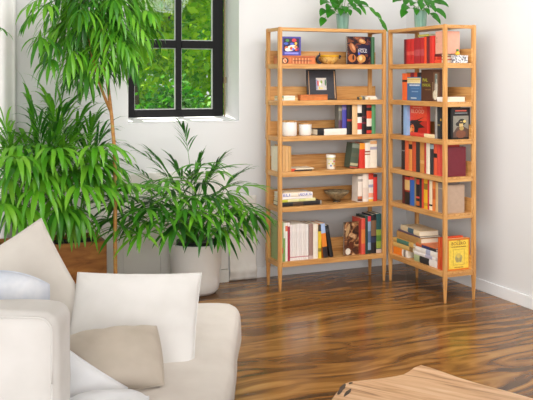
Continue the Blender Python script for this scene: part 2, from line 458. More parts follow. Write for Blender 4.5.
# ---- left bookcase, top shelf
s = 0; zt = TOPS[0]
t = thing('box', 'small black box at the left end, left bookcase, top shelf', 'box', (2.452, 5.56, zt))
obj('body', bx(-.016, .016, -.045, .035, .0006, .036, bev=.002), plain('1d1a1a', .4), t)
obj('lid', bx(-.017, .017, -.046, .036, .037, .052, bev=.002), plain('25201f', .4), t)
a, b = lu(281.5), lu(315.5)
t = thing('box', 'long copper-orange patterned box lying on left bookcase, top shelf', 'box', ((a + b) / 2, 5.54, zt))
hw = (b - a) / 2
obj('body', bx(-hw, hw, -.075, .06, .0006, .045, bev=.002), plain('c9703f', .4, .2, 25), t)
obj('lid', bx(-hw - .001, hw + .001, -.0765, .061, .046, .0585, bev=.002), plain('b9633a', .4, .2, 25), t)
it = [('8a3a22', rect(-hw + .08 + i * .024, -hw + .084 + i * .024, .002, .043)) for i in range(6)]
it += [('e09a6a', rect(-hw + .088 + i * .024, -hw + .096 + i * .024, .004, .042)) for i in range(6)]
it += [('2a1a1a', rect(-hw + .09, hw - .03, .020, .024))]
it += [('23191c', ell(-hw + .03, .022, .026, .021)), ('e8b48e', ell(-hw + .028, .022, .015, .017)), ('c9703f', ell(-hw + .030, .020, .007, .013, rot=.5)), ('1d1718', rect(-hw + .001, -hw + .010, .003, .042))]
shapes(t, 'printed_pattern', frame_mat((0, -.0751, 0), (1, 0, 0), (0, 0, 1)), it)
# upright picture book on the copper box
a, b = lu(282.5, 5.47), lu(301.5, 5.47); zb = zt + .0605
hh = on_v(290, 36.5, 5.47).z - zb; ww = b - a
o = book('square purple-blue picture book standing on the copper box, left bookcase, top shelf',
         Matrix(((0, -1, 0, b), (1, 0, 0, 5.48), (0, 0, 1, zb), (0, 0, 0, 1))), .014, ww, hh, '4b489c', name='book', group='books on the top shelf of the left bookcase')
w_, h_ = ww, hh
it = [('2b2440', rect(.012, w_ - .012, .028, h_ - .012)), ('4e8a3f', ell(.042, h_ - .028, .014, .010)), ('d43a44', ell(.095, h_ - .026, .018, .012)),
      ('4a63c4', ell(.032, h_ - .05, .018, .009)), ('5366c9', ell(.078, h_ - .052, .016, .009)), ('f0e2cf', ell(.072, .052, .042, .020, rot=.3)),
      ('e0713c', ell(.035, .050, .014, .014)), ('efe6dc', ell(.045, .040, .022, .012)), ('d9572f', ell(.072, .050, .012, .011)), ('f4c24a', ell(.108, .085, .010, .010)),
      ('e58a4a', ell(.108, .060, .012, .010)), ('6a70d0', ell(.088, .044, .010, .008)), ('d84a3a', ell(.110, .040, .010, .008)),
      ('8a2c6a', ell(.125, .045, .008, .012)), ('8a88d8', rect(.02, w_ - .02, .008, .022))]
shapes(o, 'cover_art', frame_mat((0, w_, 0), (0, -1, 0), (0, 0, 1)), it)
# yellow bowl with dark ears
c = on_v(329, 60, 5.55)
t = thing('bowl', 'yellow painted bowl with dark side handles, left bookcase, top shelf', 'bowl', (c.x, 5.55, zt + .0006))
bm = bmesh.new(); lathe(bm, [(.028, 0), (.034, .004), (.05, .015), (.066, .035), (.072, .062), (.074, .066), (.070, .066), (.062, .038), (.045, .018), (.01, .012)], 32)
obj('body', bm, ramp_noise('glazed_yellow_bowl', ['c07a3a', 'e0b060', 'e6c070', 'b88a5a'], (1, 1, 1), 40, 3, .5, .25), t, True)
bm = bmesh.new(); lathe(bm, [(.071, .052), (.0735, .053), (.0758, .064), (.0755, .067), (.069, .0675), (.069, .060)], 32)
obj('rim', bm, plain('d9a422', .3, .1), t, True)
for sx in (-1, 1):
    bm = bmesh.new(); tube(bm, bez((sx * .070, 0, .06), (sx * .105, 0, .068), (sx * .086, 0, .044), 8), .008, .006)
    obj('handle', bm, plain('272c46', .3), t, True)
t2 = thing('dish', 'small black crescent dish leaning beside the yellow bowl, left bookcase, top shelf', 'dish', (lu(319.5, 5.49), 5.49, zt + .0006))
bm = bmesh.new()
out = [(.034 * math.cos(a), .034 * math.sin(a)) for a in [math.pi * (.55 + .95 * i / 14) for i in range(15)]]
inn = [(.010 + .030 * math.cos(a), .010 + .028 * math.sin(a)) for a in [math.pi * (.55 + .95 * i / 14) for i in range(15)]][::-1]
pr = [(x + .006, z + .0335) for x, z in out + inn]
A = [bm.verts.new((x, -.008, z)) for x, z in pr]; B = [bm.verts.new((x, .008, z)) for x, z in pr]
bm.faces.new(A); bm.faces.new(B[::-1])
for i in range(len(A)): bm.faces.new((A[i], B[i], B[(i + 1) % len(A)], A[(i + 1) % len(A)]))
bmesh.ops.recalc_face_normals(bm, faces=bm.faces)
obj('body', bm, plain('17161c', .3), t2)
bm = bmesh.new(); tube(bm, [(.001, 0, .060), (.001, 0, .083)], .003, .005); obj('knob', bm, plain('17161c', .3), t2)
# HOLE picture book, face out
a, b = lu(347.5, 5.47), lu(371, 5.47); zb = zt + .0006; hh = on_v(358, 36.5, 5.47).z - zb; ww = b - a
bread = ramp_noise('bread_photograph', ['141226', '241822', '3a2020', '8a4a2a', '2a2040', 'a8623a'], (1, 1, 1), 16, 3, .9, .3, 0, [.34, .45, .50, .56, .60, .68])
o = book('dark photo book of bread standing face out, left bookcase, top shelf',
         Matrix(((0, -1, 0, b), (1, 0, 0, 5.475), (0, 0, 1, zb), (0, 0, 0, 1))), .018, ww, hh, '1a1626', name='book', group='books on the top shelf of the left bookcase')
o2 = obj('cover_art', bx(.003, ww - .002, .003, hh - .003, .0002, .0006), bread, o, M=frame_mat((0, ww, 0), (0, -1, 0), (0, 0, 1)))
M = frame_mat((0, ww, 0), (0, -1, 0), (0, 0, 1)) @ Matrix.Translation((0, 0, .0006))
shapes(o, 'cover_photo', M, [('1d1a38', rect(.09, ww - .004, .075, hh - .06)), ('c98a4e', ell(.125, hh - .035, .030, .016, rot=-.3)), ('e8bd84', ell(.120, hh - .03, .016, .008, rot=-.3)),
     ('a8623a', ell(.045, .12, .022, .040, rot=.5)), ('d09468', ell(.050, .125, .009, .026, rot=.5)), ('b86a34', ell(.04, .045, .032, .03)), ('2a1a14', ell(.05, .05, .008, .02)),
     ('cf9450', ell(.118, .042, .036, .030)), ('eec88e', ell(.112, .045, .014, .018)), ('3b52c8', ell(.098, .078, .010, .010))])
lettering(o, 'HOLE', .038, 'e8e4e6', frame_mat((0, ww, 0), (0, -1, 0), (0, 0, 1)) @ Matrix.Translation((.126, hh * .48, .0032)), .072)
small_print(o, .010, 'b8b4c0', frame_mat((0, ww, 0), (0, -1, 0), (0, 0, 1)) @ Matrix.Translation((.124, hh * .56, .0032)), .05)
upright_left(0, 'thin dark green book right of the bread book', 371.6, 374.6, 37, '3a6a44', d=.15, vf=5.47)
# ---- second shelf
s = 1; zt = TOPS[1]
lying_left(1, 'green-topped white booklet at bottom left end', 281, 283.2, 0, .012, 'e8e4da', d=.12)
lying_left(1, 'small yellow booklet on the left end pile', 281, 283.2, .0125, .020, 'e6c33a', d=.12)
lying_left(1, 'small green booklet topping the left end pile', 281, 283.2, .0205, .033, '2f7f5a', d=.12)
lying_left(1, 'white paperback lying lowest beside the left post', 283.6, 297.5, 0, .018, 'efe6d2', ((0, .2, 'd8b070'),), d=.11)
lying_left(1, 'cream paperback lying on the white paperback', 283.6, 295, .0185, .034, 'f1e8d6', d=.10)
a, b = lu(300.5), lu(327.5)
t = thing('box', 'flat terracotta-orange box in front of the framed picture, left bookcase, second shelf', 'box', ((a + b) / 2, 5.485, zt))
obj('body', bx(-(b - a) / 2, (b - a) / 2, -.025, .025, .0006, .030, bev=.002), plain('c77439', .5, .15, 30), t)
obj('lid', bx(-(b - a) / 2 - .001, (b - a) / 2 + .001, -.026, .026, .0305, .041, bev=.002), plain('bd6830', .5, .15, 30), t)
# framed picture leaning back
a, b = lu(307.3, 5.55), lu(336, 5.55); ww = b - a; hh = on_v(320, 69.5, 5.56).z - zt - .001
t = thing('picture_frame', 'dark framed picture with small colourful print, left bookcase, second shelf', 'picture frame', (a, 5.535, zt + .0012)); t.rotation_euler = (R(-6), 0, 0)
bm = bmesh.new(); fw = .010
box(bm, 0, fw, 0, .02, 0, hh, bev=.002); box(bm, ww - fw, ww, 0, .02, 0, hh, bev=.002); box(bm, fw, ww - fw, 0, .02, 0, fw, bev=.002); box(bm, fw, ww - fw, 0, .02, hh - fw, hh, bev=.002)
obj('frame', bm, plain('2b2726', .4), t)
bm = bmesh.new(); box(bm, fw, fw + .004, -.001, .006, fw, hh - fw); box(bm, ww - fw - .005, ww - fw, -.001, .006, fw, hh - fw)
obj('fillet', bm, plain('c9a079', .4), t)
obj('mat_board', bx(fw + .002, ww - fw - .002, .007, .014, fw, hh - fw), plain('3b3b40', .7, .1, 60), t)
pw_, ph_ = ww * .36, hh * .40; M = frame_mat((ww * .31, .0068, hh * .33), (1, 0, 0), (0, 0, 1))
shapes(t, 'print', M, [('cfc6c0', rect(0, pw_, 0, ph_)), ('9a98b8', rect(0, .012, .004, ph_ - .01)), ('d8503c', ell(.016, ph_ * .55, .006, .022)), ('f2eee6', ell(.032, ph_ * .5, .008, .012)), ('8fb04a', ell(.044, ph_ * .66, .008, .012)),
      ('4a7a50', ell(pw_ - .008, ph_ * .62, .006, .026)), ('e6c84a', ell(.026, .014, .006, .010)), ('f0d860', ell(.044, .012, .010, .005)), ('e2d8c8', rect(.004, pw_ - .004, ph_ - .012, ph_ - .003))])
for k, (px, col, lab) in enumerate([(358.3, '4a4640', 'dark grey pebble, leftmost of three small ornaments'), (360.8, 'd8a82c', 'yellow pebble in the middle of three small ornaments'), (363.4, '6a6660', 'mid grey pebble, rightmost of three small ornaments')]):
    bm = bmesh.new(); bmesh.ops.create_icosphere(bm, subdivisions=3, radius=.0105)
    for v in bm.verts: v.co = Vector((v.co.x * .85, v.co.y, v.co.z * 1.1)) * (1 + .18 * noise.noise(v.co * 80 + Vector((k, 0, 0))))
    zmin = min(v.co.z for v in bm.verts)
    o = obj('pebble', bm, plain(col, .4, .2, 50), smooth=True, M=Matrix.Translation((lu(px, 5.48), 5.48, zt - zmin + .0004)))
    tag(o, lab + ', left bookcase, second shelf', 'pebble', 'pebbles on the second shelf')
lying_left(1, 'thin cream booklet lying at the right end', 365.5, 377, 0, .018, 'efe4cc', ((.6, .8, 'd9b98c'),), d=.12)
lying_left(1, 'small white booklet lying on the cream booklet', 367, 376, .0185, .028, 'f4ecdc', d=.10)
# ---- third shelf
s = 2; zt = TOPS[2]
def canister(px0, px1, py, lab):
    c = lu((px0 + px1) / 2, 5.53); r = (lu(px1, 5.53) - lu(px0, 5.53)) / 2
    h = on_v((px0 + px1) / 2, py, 5.53).z - zt
    t = thing('canister', lab, 'canister', (c, 5.53, zt + .0006), 0, 'white canisters')
    bm = bmesh.new(); lathe(bm, [(r * .93, 0), (r, .004), (r, h - .014), (r * .97, h - .012), (r * .6, h - .012)], 32)
    obj('body', bm, plain('ebe8e2', .35, .02), t, True)
    bm = bmesh.new(); lathe(bm, [(r * .985, h - .0115), (r * .995, h - .010), (r * .99, h - .001), (r * .9, h)], 32)
    obj('lid', bm, plain('b98a52', .5, .2), t, True)
canister(282.5, 296.2, 120.5, 'larger white canister with wooden lid behind left post, left bookcase, third shelf')
canister(299.5, 311, 122.6, 'smaller white canister with wooden lid, right of the larger one, left bookcase')
o = lying_left(2, 'black hardback lying flat with white page block', 317.5, 346.5, 0, .046, '17161a', ((0, .78, 'eee6da'),), d=.13, vf=5.462)
ub = [('dark olive book with violet foot', 338.6, 342, 105, '6a675e', ((0, .35, '5a3a52'), (.75, .85, '9a9478')), .06, 5.468),
      ('purple-blue book with pale emblem', 342.2, 346.5, 104.5, '4a47a0', ((.78, .92, '7a6e96'),), .11, 5.468),
      ('black book with small red mark', 347.2, 352, 105, '1a191b', ((.45, .52, 'a83a2a'),), .15, 5.462),
      ('plain cream-tan book', 352.2, 357.4, 104.6, 'e3bd8a', (), .14, 5.462),
      ('white book with black band and red blotch', 357.5, 361.8, 104.6, 'f0ebe2', ((.58, .72, '1c1c1e'), (.16, .38, 'd23a34')), .14, 5.462),
      ('black book speckled with dark red', 361.9, 366.6, 105, '1e1a1d', ((.35, .42, '6a2430'), (.55, .62, '5a2530')), .15, 5.462),
      ('tall black book with orange and white bands', 366.7, 371.6, 103.2, '1b1718', ((.25, .5, 'e8dccb'), (.5, .75, 'd9532c'), (.86, .95, 'a83428'), (.02, .12, 'c83a2e')), .15, 5.462),
      ('green slim book at right end', 371.7, 375.6, 104.2, '5a9463', (), .14, 5.462)]
for d_, x0, x1, yt, c, bd, dp, vf in ub: upright_left(2, d_, x0, x1, yt, c, bd, dp, vf=vf, z0=.0465 if x1 < 347.2 else 0)
# ---- fourth shelf
s = 3; zt = TOPS[3]
upright_left(3, 'cream clothbound book at left end', 279.6, 282.4, 147, 'e0d5bb', ((.6, .75, 'a8a294'),), .15, vf=5.467)
for i, (x0, x1, d_) in enumerate([(282.6, 285.6, 'tan book, first of three alike beside the cream clothbound'), (285.7, 288.4, 'tan book, middle of three alike'), (288.5, 291.3, 'tan book, last of three alike, right side bare')]):
    upright_left(3, d_, x0, x1, 145.6 + i * .4, ['cfa064', 'd8aa70', 'c99a5c'][i], (), .14)
o = lying_left(3, 'thin black-red booklet under cream booklet', 290.8, 312, 0, .010, '2a1c1c', ((.84, 1, 'd8442a'),), d=.13)
lying_left(3, 'thin cream booklet with red corner lying flat', 291, 314, .0105, .020, 'eadcc0', ((.80, 1, 'dc5a30'),), d=.13)
c = lu(330.8, 5.52); r = .0335; mh = on_v(330, 155, 5.52).z - zt
t = thing('mug', 'white mug with coloured dots, left bookcase, fourth shelf', 'mug', (c, 5.52, zt + .0006))
bm = bmesh.new(); lathe(bm, [(r * .88, 0), (r * .93, .003), (r * .96, mh * .8), (r * 1.06, mh * .82), (r * 1.06, mh), (r * .98, mh), (r * .9, mh * .7), (r * .85, .01), (.005, .008)], 32)
obj('body', bm, plain('f1ecdf', .3, .02), t, True)
bm = bmesh.new(); lathe(bm, [(r * .95, mh * .72), (r * .975, mh * .72), (r * .975, mh * .775), (r * .95, mh * .775)], 32); obj('painted_band', bm, plain('d6d06a', .4), t, True)
for ang, z, col in [(-70, .55, 'df5a3c'), (-115, .55, 'e9e4a2'), (-115, .25, '3f6fae'), (-70, .24, 'eaa02c'), (-92, .40, 'c9c84e'), (-140, .4, 'd8d47a'), (-45, .38, 'c9c84e')]:
    a = R(ang); n_ = Vector((math.cos(a), math.sin(a), 0))
    bm = bmesh.new(); vs_ = [bm.verts.new((x, y, 0)) for x, y in ell(0, 0, .0065, .0065)]; bm.faces.new(vs_)
    f = bmesh.ops.extrude_face_region(bm, geom=bm.faces[:]); 
    for v in [g for g in f['geom'] if isinstance(g, bmesh.types.BMVert)]: v.co.z += .0012
    obj('painted_dot', bm, plain(col, .4), t, M=frame_mat(n_ * (r * .955) + Vector((0, 0, z * mh)), Vector((-n_.y, n_.x, 0)), (0, 0, 1)))
upright_left(3, 'mottled dark green book leaning right', 349.6, 357.4, 143.5, '4a5646', ((.0, .06, 'b0503a'), (.1, .2, 'b8b08a'), (.45, .6, '565b48'), (.8, .95, '7a8272')), .09, lean=8)
upright_left(3, 'red book with orange top', 359.2, 365, 143.2, 'd8392c', ((.76, 1, 'ef9a2c'),), .14)
upright_left(3, 'cream-white book with small brown marks', 365.1, 370.2, 142.8, 'f0e6d6', ((.62, .68, '8a4a3a'), (.52, .57, 'a86a4a')), .14)
upright_left(3, 'tallest cream-white book at right end', 370.3, 377, 140.2, 'efe2cd', ((.86, .97, 'd8a26a'), (.66, .76, 'a8a2b0')), .15)
# ---- fifth shelf
zt = TOPS[4]
lying_left(4, 'black book at bottom of the lying pile', 281.5, 321.5, 0, .030, '1e1d20', ((.0, .04, '8a8478'), (.05, .45, '1e1d20'), (.46, .72, '4a3626')), d=.15)
lying_left(4, 'pale yellow book second in the lying pile', 281.5, 315.5, .0305, .050, 'e3dca2', ((.3, .5, 'd2d08a'), (.82, 1, 'c8c840')), d=.14)
lying_left(4, 'pinkish-white book third in the lying pile', 281.5, 312.5, .0505, .064, 'f2e7e2', (), d=.13)
o = lying_left(4, 'white book with blue lettering on the lying pile', 281.5, 312.5, .0645, .094, 'f0eae6', ((.42, .7, 'efe2cf'),), d=.135)
L_ = lu(312.5, 5.465) - lu(281.5, 5.465)
ML = lambda z: frame_mat((.0145, -.0035, z), (0, 0, -1), (1, 0, 0))
lettering(o, 'LABOUR. No', .026, '3a3fb0', ML(L_ * .24), .105)
lettering(o, 'ELI', .026, '3a3fb0', ML(L_ * .84), .05)
o = lying_left(4, 'slim cream notebook topping the lying pile', 284, 306, .0945, .100, 'e9d3b0', d=.12)
c = on_v(336.5, 200, 5.545)
t = thing('bowl', 'bronze-brown footed bowl, left bookcase, fifth shelf', 'bowl', (c.x, 5.545, zt + .0006))
bm = bmesh.new(); lathe(bm, [(.020, .014), (.03, .018), (.062, .040), (.086, .064), (.0935, .078), (.0925, .081), (.084, .076), (.058, .046), (.02, .026), (.004, .024)], 36)
obj('body', bm, ramp_noise('bronze_glaze', ['4a3f30', '7a6a50', '9a8a6c', '5a5240'], (1, 1, 1), 25, 4, .4, .35), t, True)
bm = bmesh.new(); lathe(bm, [(.030, 0), (.030, .004), (.016, .010), (.016, .0135)], 24); obj('foot', bm, plain('4a3c2c', .4), t, True)
upright_left(4, 'cream book with picture at foot leaning right', 357.6, 362.2, 176.5, 'ece0d2', ((.02, .12, '6a4638'), (.12, .22, 'c9714c'), (.80, .90, 'b0a598')), .09, lean=1.5)
upright_left(4, 'plain ivory book', 362.8, 368.4, 173.6, 'efe2d2', ((.1, .5, 'e6d2c2'),), .14)
upright_left(4, 'red and white marbled book', 368.6, 373.2, 173.4, 'e8dccf', ((.0, .08, 'e9b04a'), (.78, 1, 'd8432f'), (.5, .6, 'a9a6b8'), (.14, .3, 'f0a080')), .14)
upright_left(4, 'bright red book at right end', 373.4, 377.2, 174.5, 'cf2f26', ((.9, 1, '3a2a2a'),), .14)
# ---- bottom shelf
zt = TOPS[5]
upright_left(5, 'pale green magazine at left end', 280.6, 283.4, 222, '9ab07a', ((.2, .35, 'c96a5a'),), .17, name='magazine', soft=True, vf=5.468)
upright_left(5, 'green-spined white magazine', 283.5, 285.3, 222.8, '7ea35a', ((.6, 1, 'dfe2cf'),), .16, name='magazine', soft=True)
upright_left(5, 'white magazine with red top', 285.4, 287.6, 222.8, 'f0ebe2', ((.78, .92, 'e87a5a'),), .16, name='magazine', soft=True)
upright_left(5, 'crimson-spined magazine', 287.7, 290, 222.6, 'a52f45', ((.9, 1, 'f0e6e0'),), .16, name='magazine', soft=True)
for i in range(8):
    x0 = 290.1 + i * 2.3
    upright_left(5, '', x0, x0 + 2.25, 224.2 + .6 * math.cos(i * .8) - .3 * i / 8, ['e6dcd8', 'ebe3dd', 'e4dbd5', 'ece5e0'][i % 4], ((.08, .11, 'c88a90'),), .16, name='magazine', soft=True,
                 label='slim white magazine in the row of alike magazines, left bookcase, bottom shelf')
upright_left(5, 'mauve-brown book', 308.7, 313, 224, '9a7a70', ((.0, .1, 'c8b0a8'),), .15)
upright_left(5, 'cream-spined book after the mauve one', 313.2, 317.9, 224, 'ece2d0', (), .15)
upright_left(5, 'yellow slim book', 318.3, 321.4, 224.6, 'e6c02c', ((.8, 1, '3a2f2a'), (.2, .3, '8a7a30')), .15)
upright_left(5, 'orange book with pale blue top leaning left', 323.4, 328.2, 223.5, 'e8862c', ((.72, 1, 'a8c0e6'), (0, .32, '2c2224')), .14, lean=-6.5)
upright_left(5, 'black book leaning left', 330.2, 333.6, 224.8, '17171a', ((.8, .9, '3a3a3c'),), .14, lean=-10)
# brown jacketed book leaning, cover partly in view
a = lu(344.5); zb = zt + .0006
M = Matrix.Translation((lu(345.2), 5.475, zb)) @ Matrix.Rotation(R(-24), 4, 'Z') @ Matrix.Translation((.03, 0, 0)) @ Matrix.Rotation(R(5), 4, 'Y') @ Matrix.Translation((-.03, 0, 0))
jacket = ramp_noise('brown_collage_jacket', ['2a1812', '5a3220', 'a8764a', 'd8b48a'], (1, 1, 1), 22, 4, 1.2, .4, 0, [.35, .48, .58, .7])
yf = 5.475
a, b = lu(343.6, yf), lu(358.6, yf); ww = b - a; hh = on_v(350, 222, yf).z - zb
o = book('brown collage-jacketed book standing face out, left bookcase, bottom shelf', Matrix.Translation((b, yf, zb)) @ Matrix.Rotation(R(4), 4, 'Z') @ Matrix(((0, -1, 0, 0), (1, 0, 0, 0), (0, 0, 1, 0), (0, 0, 0, 1))),
         .014, ww, hh, '4a2a1c', ((.3, .5, 'c8b4a4'), (.7, .9, '8a5a3a')), 'books on the bottom shelf of the left bookcase')
obj('cover_art', bx(.0, ww, 0, hh, .0002, .0006), jacket, o, M=frame_mat((0, ww, 0), (0, -1, 0), (0, 0, 1)))
shapes(o, 'cover_photo', frame_mat((0, ww, 0), (0, -1, 0), (0, 0, 1)) @ Matrix.Translation((0, 0, .0006)), [('e6dccb', ell(.032, .028, .022, .024)), ('5a2a18', ell(.06, .07, .02, .03)), ('b89468', ell(.03, hh - .06, .014, .05, rot=-.3))])
for d_, x0, x1, yt, c_, bd in [('coral-red book with yellow lettering', 361.4, 365.2, 218.6, 'dc5442', ((.3, .7, 'e0803c'),)),
                              ('dark green book behind red-white one', 365.3, 367.8, 216, '24413a', ()),
                              ('blue-white book with red top', 367.9, 371, 216.2, '8aa0b8', ((.86, 1, 'd23a4a'), (.3, .6, '5a7090'), (0, .1, '24302c'))),
                              ('black book with tan lettering', 371.1, 376.2, 214.5, '1b1b1f', ((.45, .85, '7a5c44'), (.28, .42, '2c3550'))),
                              ('green landscape-spined book at right end', 376.3, 381.4, 213.8, '1f4f50', ((.12, .6, '8a9c3c'), (.30, .45, '4f7a34'), (0, .1, 'd0b8a8')))]:
    upright_left(5, d_, x0, x1, yt, c_, bd, .14)

# ---- right bookcase, top shelf
zt = TOPS[0]
for d_, x0, x1, yt, c_, bd in [('dark maroon book at far end', 404, 406.2, 39.4, '6a1f24', ()),
                              ('red book with gilt lettering, farther of a pair', 406.3, 410, 39.2, 'c4282a', ((.35, .5, 'd8524a'),)),
                              ('red book with gilt lettering, nearer of a pair', 410.1, 414, 38.8, 'ca2c2a', ((.35, .5, 'dc5a50'),)),
                              ('deep red volume, farther of two', 414.1, 419.6, 38, 'a8242c', ((.3, .55, 'b84a50'),)),
                              ('deep red volume, nearer of two', 419.7, 424, 37.4, 'b3262a', ((.3, .55, 'b84a50'),)),
                              ('bright orange-red slim book', 424.1, 426.4, 36.8, 'ea4a22', ()),
                              ('dark maroon book beside the orange-red slim one', 426.5, 429.6, 36.4, '6e2228', ()),
                              ('scarlet book left of the pink book', 429.7, 434, 35.8, 'd6342a', ())]:
    upright_right(0, d_, x0, x1, yt, c_, bd, .15)
o = book('small yellow book lying across the red books, right bookcase, top shelf', Matrix(((0, 1, 0, 3.345), (0, 0, 1, rv(425.5)), (1, 0, 0, on_u(418, 37.0, 3.33).z + .003), (0, 0, 0, 1))), .014, .12, rv(415) - rv(425.5), 'd8d060', (), 'books on the top shelf of the right bookcase')
v0, v1 = 4.775, rv(434.8)
lying_right(0, 'orange-red book lying lowest under the pink one', v0 + .03, v1, 0, .024, 'e04a2c', (), .16)
lying_right(0, 'dark red book lying beneath the pink one', v0 + .03, v1, .0245, .044, 'c5301f', ((.6, .8, 'e8603a'),), .16)
lying_right(0, 'maroon book lying directly under the pink book', v0 + .03, v1, .0445, .062, '6a1a20', (), .16)
a, b = rv(435.0), 4.78
o = book('large pale pink book standing on the lying pile, right bookcase, top shelf', Matrix(((0, 1, 0, 3.322), (-1, 0, 0, a), (0, 0, 1, zt + .0635), (0, 0, 0, 1))), a - b, .125, .152, 'e3a58e', (), 'books on the top shelf of the right bookcase')
shapes(o, 'spine_print', frame_mat((0, -.0035, 0), (1, 0, 0), (0, 0, 1)), [('c98a6a', rect(.012, .030, .085, .09)), ('c98a6a', rect(.014, .028, .075, .08)), ('c98a6a', rect(.016, .026, .10, .115))])
# decorated trinket box, yellow-green figurine
cu_ = on_v(459, 60, 4.756)
t = thing('box', 'small white box with dark speckled pattern at near end, right bookcase, top shelf', 'box', (cu_.x + .004, 4.757, zt + .0006))
speck = ramp_noise('speckled_box', ['3a3a44', '8a8890', 'f0ecea', 'b8b0b4'], (1, 1, 1), 70, 2, .3, .4, 0, [.36, .44, .54, .7])
obj('body', bx(-.058, .058, -.015, .013, 0, .042, bev=.002), speck, t)
obj('lid', bx(-.060, .060, -.017, .0135, .0425, .052, bev=.002), speck, t)
t = thing('figurine', 'tiny yellow figurine with green head on the speckled box, right bookcase', 'figurine', (cu_.x - .012, 4.756, zt + .0530))
bm = bmesh.new(); lathe(bm, [(.012, 0), (.016, .008), (.013, .02), (.006, .026)], 16); obj('body', bm, plain('dcae34', .4), t, True)
bm = bmesh.new(); bmesh.ops.create_icosphere(bm, subdivisions=2, radius=.010)
for v in bm.verts: v.co.z += .034
obj('head', bm, plain('4f7a4a', .4), t, True)
# ---- second shelf
zt = TOPS[1]
upright_right(1, 'bright orange book at far end', 402.2, 406.8, 73.4, 'ee6a34', ((.68, .76, '2a1a1a'),), .14)
def face_right(s, lab, x0, x1, ytop, t_, cover, uf=3.316, z0=0, h=None):
    a, b = rv(x0, uf), rv(x1, uf); zb = TOPS[s] + z0 + .0006; ww = a - b
    hh = h or on_u((x0 + x1) / 2, ytop, uf).z - zb
    # thickness -> +u, depth from spine -> far to near reversed: local x -> +u, local y -> +v
    o = book(lab + ', right bookcase, ' + ORD[s], Matrix.Translation((uf, b, zb)), t_, ww, hh, cover, (), 'books on the %s of the right bookcase' % ORD[s])
    # front cover faces -u; print frame: x from far (left in photo) to near
    return o, ww, hh, frame_mat((0, ww, 0), (0, -1, 0), (0, 0, 1))
o, w_, h_, FM = face_right(1, 'blue and cream book standing face out', 407.2, 420.6, 77, .022, '3f6d9c')
shapes(o, 'cover_print', FM, [('e6cf94', rect(.001, w_ - .001, h_ - .045, h_ - .006)), ('d2b468', rect(.004, w_ - .004, h_ - .020, h_ - .012)), ('f0e2ba', rect(.002, w_ - .002, h_ - .044, h_ - .038)),
      ('cfd8e4', rect(.03, w_ - .01, h_ * .62, h_ * .68)), ('5a86b4', rect(.05, w_ - .02, h_ * .50, h_ * .54)), ('88a8cc', rect(.06, w_ - .03, h_ * .36, h_ * .40)), ('c8d4e0', rect(.05, w_ - .05, h_ * .08, h_ * .13))])
b_u = 3.345
for k, (x0, x1, c_, d_) in enumerate([(407.2, 411, '6a7a2a', 'olive green book just showing above the blue book'), (411.2, 414.5, '7a2034', 'dark red book just showing above the blue book'), (414.7, 417.8, 'd8502c', 'orange-red book just showing above the blue book'), (417.9, 421, '24242c', 'black book just showing above the blue book')]):
    upright_right(1, d_, x0 - .8, x1 - .8, 72.5, c_, (), .13, uf=3.348)
o, w_, h_, FM = face_right(1, 'brown book with green lettering standing face out', 421.2, 440.4, 69.4, .026, '4f2f20')
shapes(o, 'cover_photo', FM, [('6a4a34', rect(w_ - .085, w_ - .01, .004, h_ - .02)), ('b8b0a0', ell(w_ - .050, h_ * .42, .018, h_ * .3)), ('8a948a', rect(w_ - .064, w_ - .036, h_ * .55, h_ * .86)), ('d8cbb4', ell(w_ - .060, h_ * .20, .025, h_ * .16)), ('5a6a6a', rect(w_ - .058, w_ - .042, h_ * .6, h_ * .82)), ('e2dccc', rect(w_ - .045, w_ - .040, .02, h_ * .7)), ('c8b088', rect(w_ - .09, w_ - .086, .02, h_ * .6))])
lettering(o, 'PAL', .032, 'b8b83c', FM @ Matrix.Translation((.052, h_ * .66, .0016)), .06)
lettering(o, 'MANUAL', .030, 'a8aa38', FM @ Matrix.Translation((.068, h_ * .50, .0016)), .10)
small_print(o, .013, '8a6a3a', FM @ Matrix.Translation((.085, h_ * .36, .0016)), .07)
o = lying_right(1, 'white book lying at the near end', 4.775, rv(437.5), 0, .032, 'f0ebe4', ((.0, .05, 'd8d0c8'),), .175, uf=3.296 + .02)
# ---- third shelf
zt = TOPS[2]
upright_right(2, 'black slim book at far end', 401.4, 403.2, 104.5, '2c2c30', (), .14)
upright_right(2, 'pale blue book left of the red face-out book', 403.3, 406.9, 104.2, '8fb0da', (), .14)
o, w_, h_, FM = face_right(2, 'red book with a face and dark hair standing face out', 407.2, 427, 105.4, .028, 'd03020', uf=3.345)
shapes(o, 'cover_art', FM, [('e0482a', rect(.002, w_ - .002, h_ * .50, h_ - .003)), ('b82418', rect(.1, w_ - .003, .01, h_ * .5)),
      ('1e1010', [(.02, h_ * .42), (.06, h_ * .50), (.12, h_ * .52), (w_ * .86, h_ * .64), (.14, h_ * .50), (w_ * .8, h_ * .50), (.16, h_ * .42), (w_ * .9, h_ * .30), (.15, h_ * .26), (.13, h_ * .05), (.08, .003), (.09, h_ * .3), (.03, h_ * .36)]),
      ('e8742e', ell(.060, h_ * .22, .036, h_ * .17, rot=-.25)), ('f2a04a', ell(.052, h_ * .20, .018, h_ * .10, rot=-.25)), ('6a2018', ell(.050, h_ * .27, .008, .004)), ('6a2018', ell(.075, h_ * .26, .008, .004)), ('8a2a1c', ell(.066, h_ * .12, .010, .004)), ('2a1210', [(.02, h_ * .2), (.03, h_ * .36), (.09, h_ * .4), (.05, h_ * .33)])])
lettering(o, 'BLOOD', .040, 'f0b49a', FM @ Matrix.Translation((w_ * .55, h_ * .80, .0026)), w_ * .64)
small_print(o, .012, 'f0a088', FM @ Matrix.Translation((w_ * .55, h_ * .93, .0026)), w_ * .5)
b2 = lying_right(2, 'red and cream book lying before the red face-out one', rv(434.4), rv(411), 0, .026, 'd84438', ((0, .42, 'ecd9ae'),), .022, uf=3.318)
upright_right(2, 'grey slim book right of the lying one', 434.8, 437.2, 106, '9a958e', (), .15)
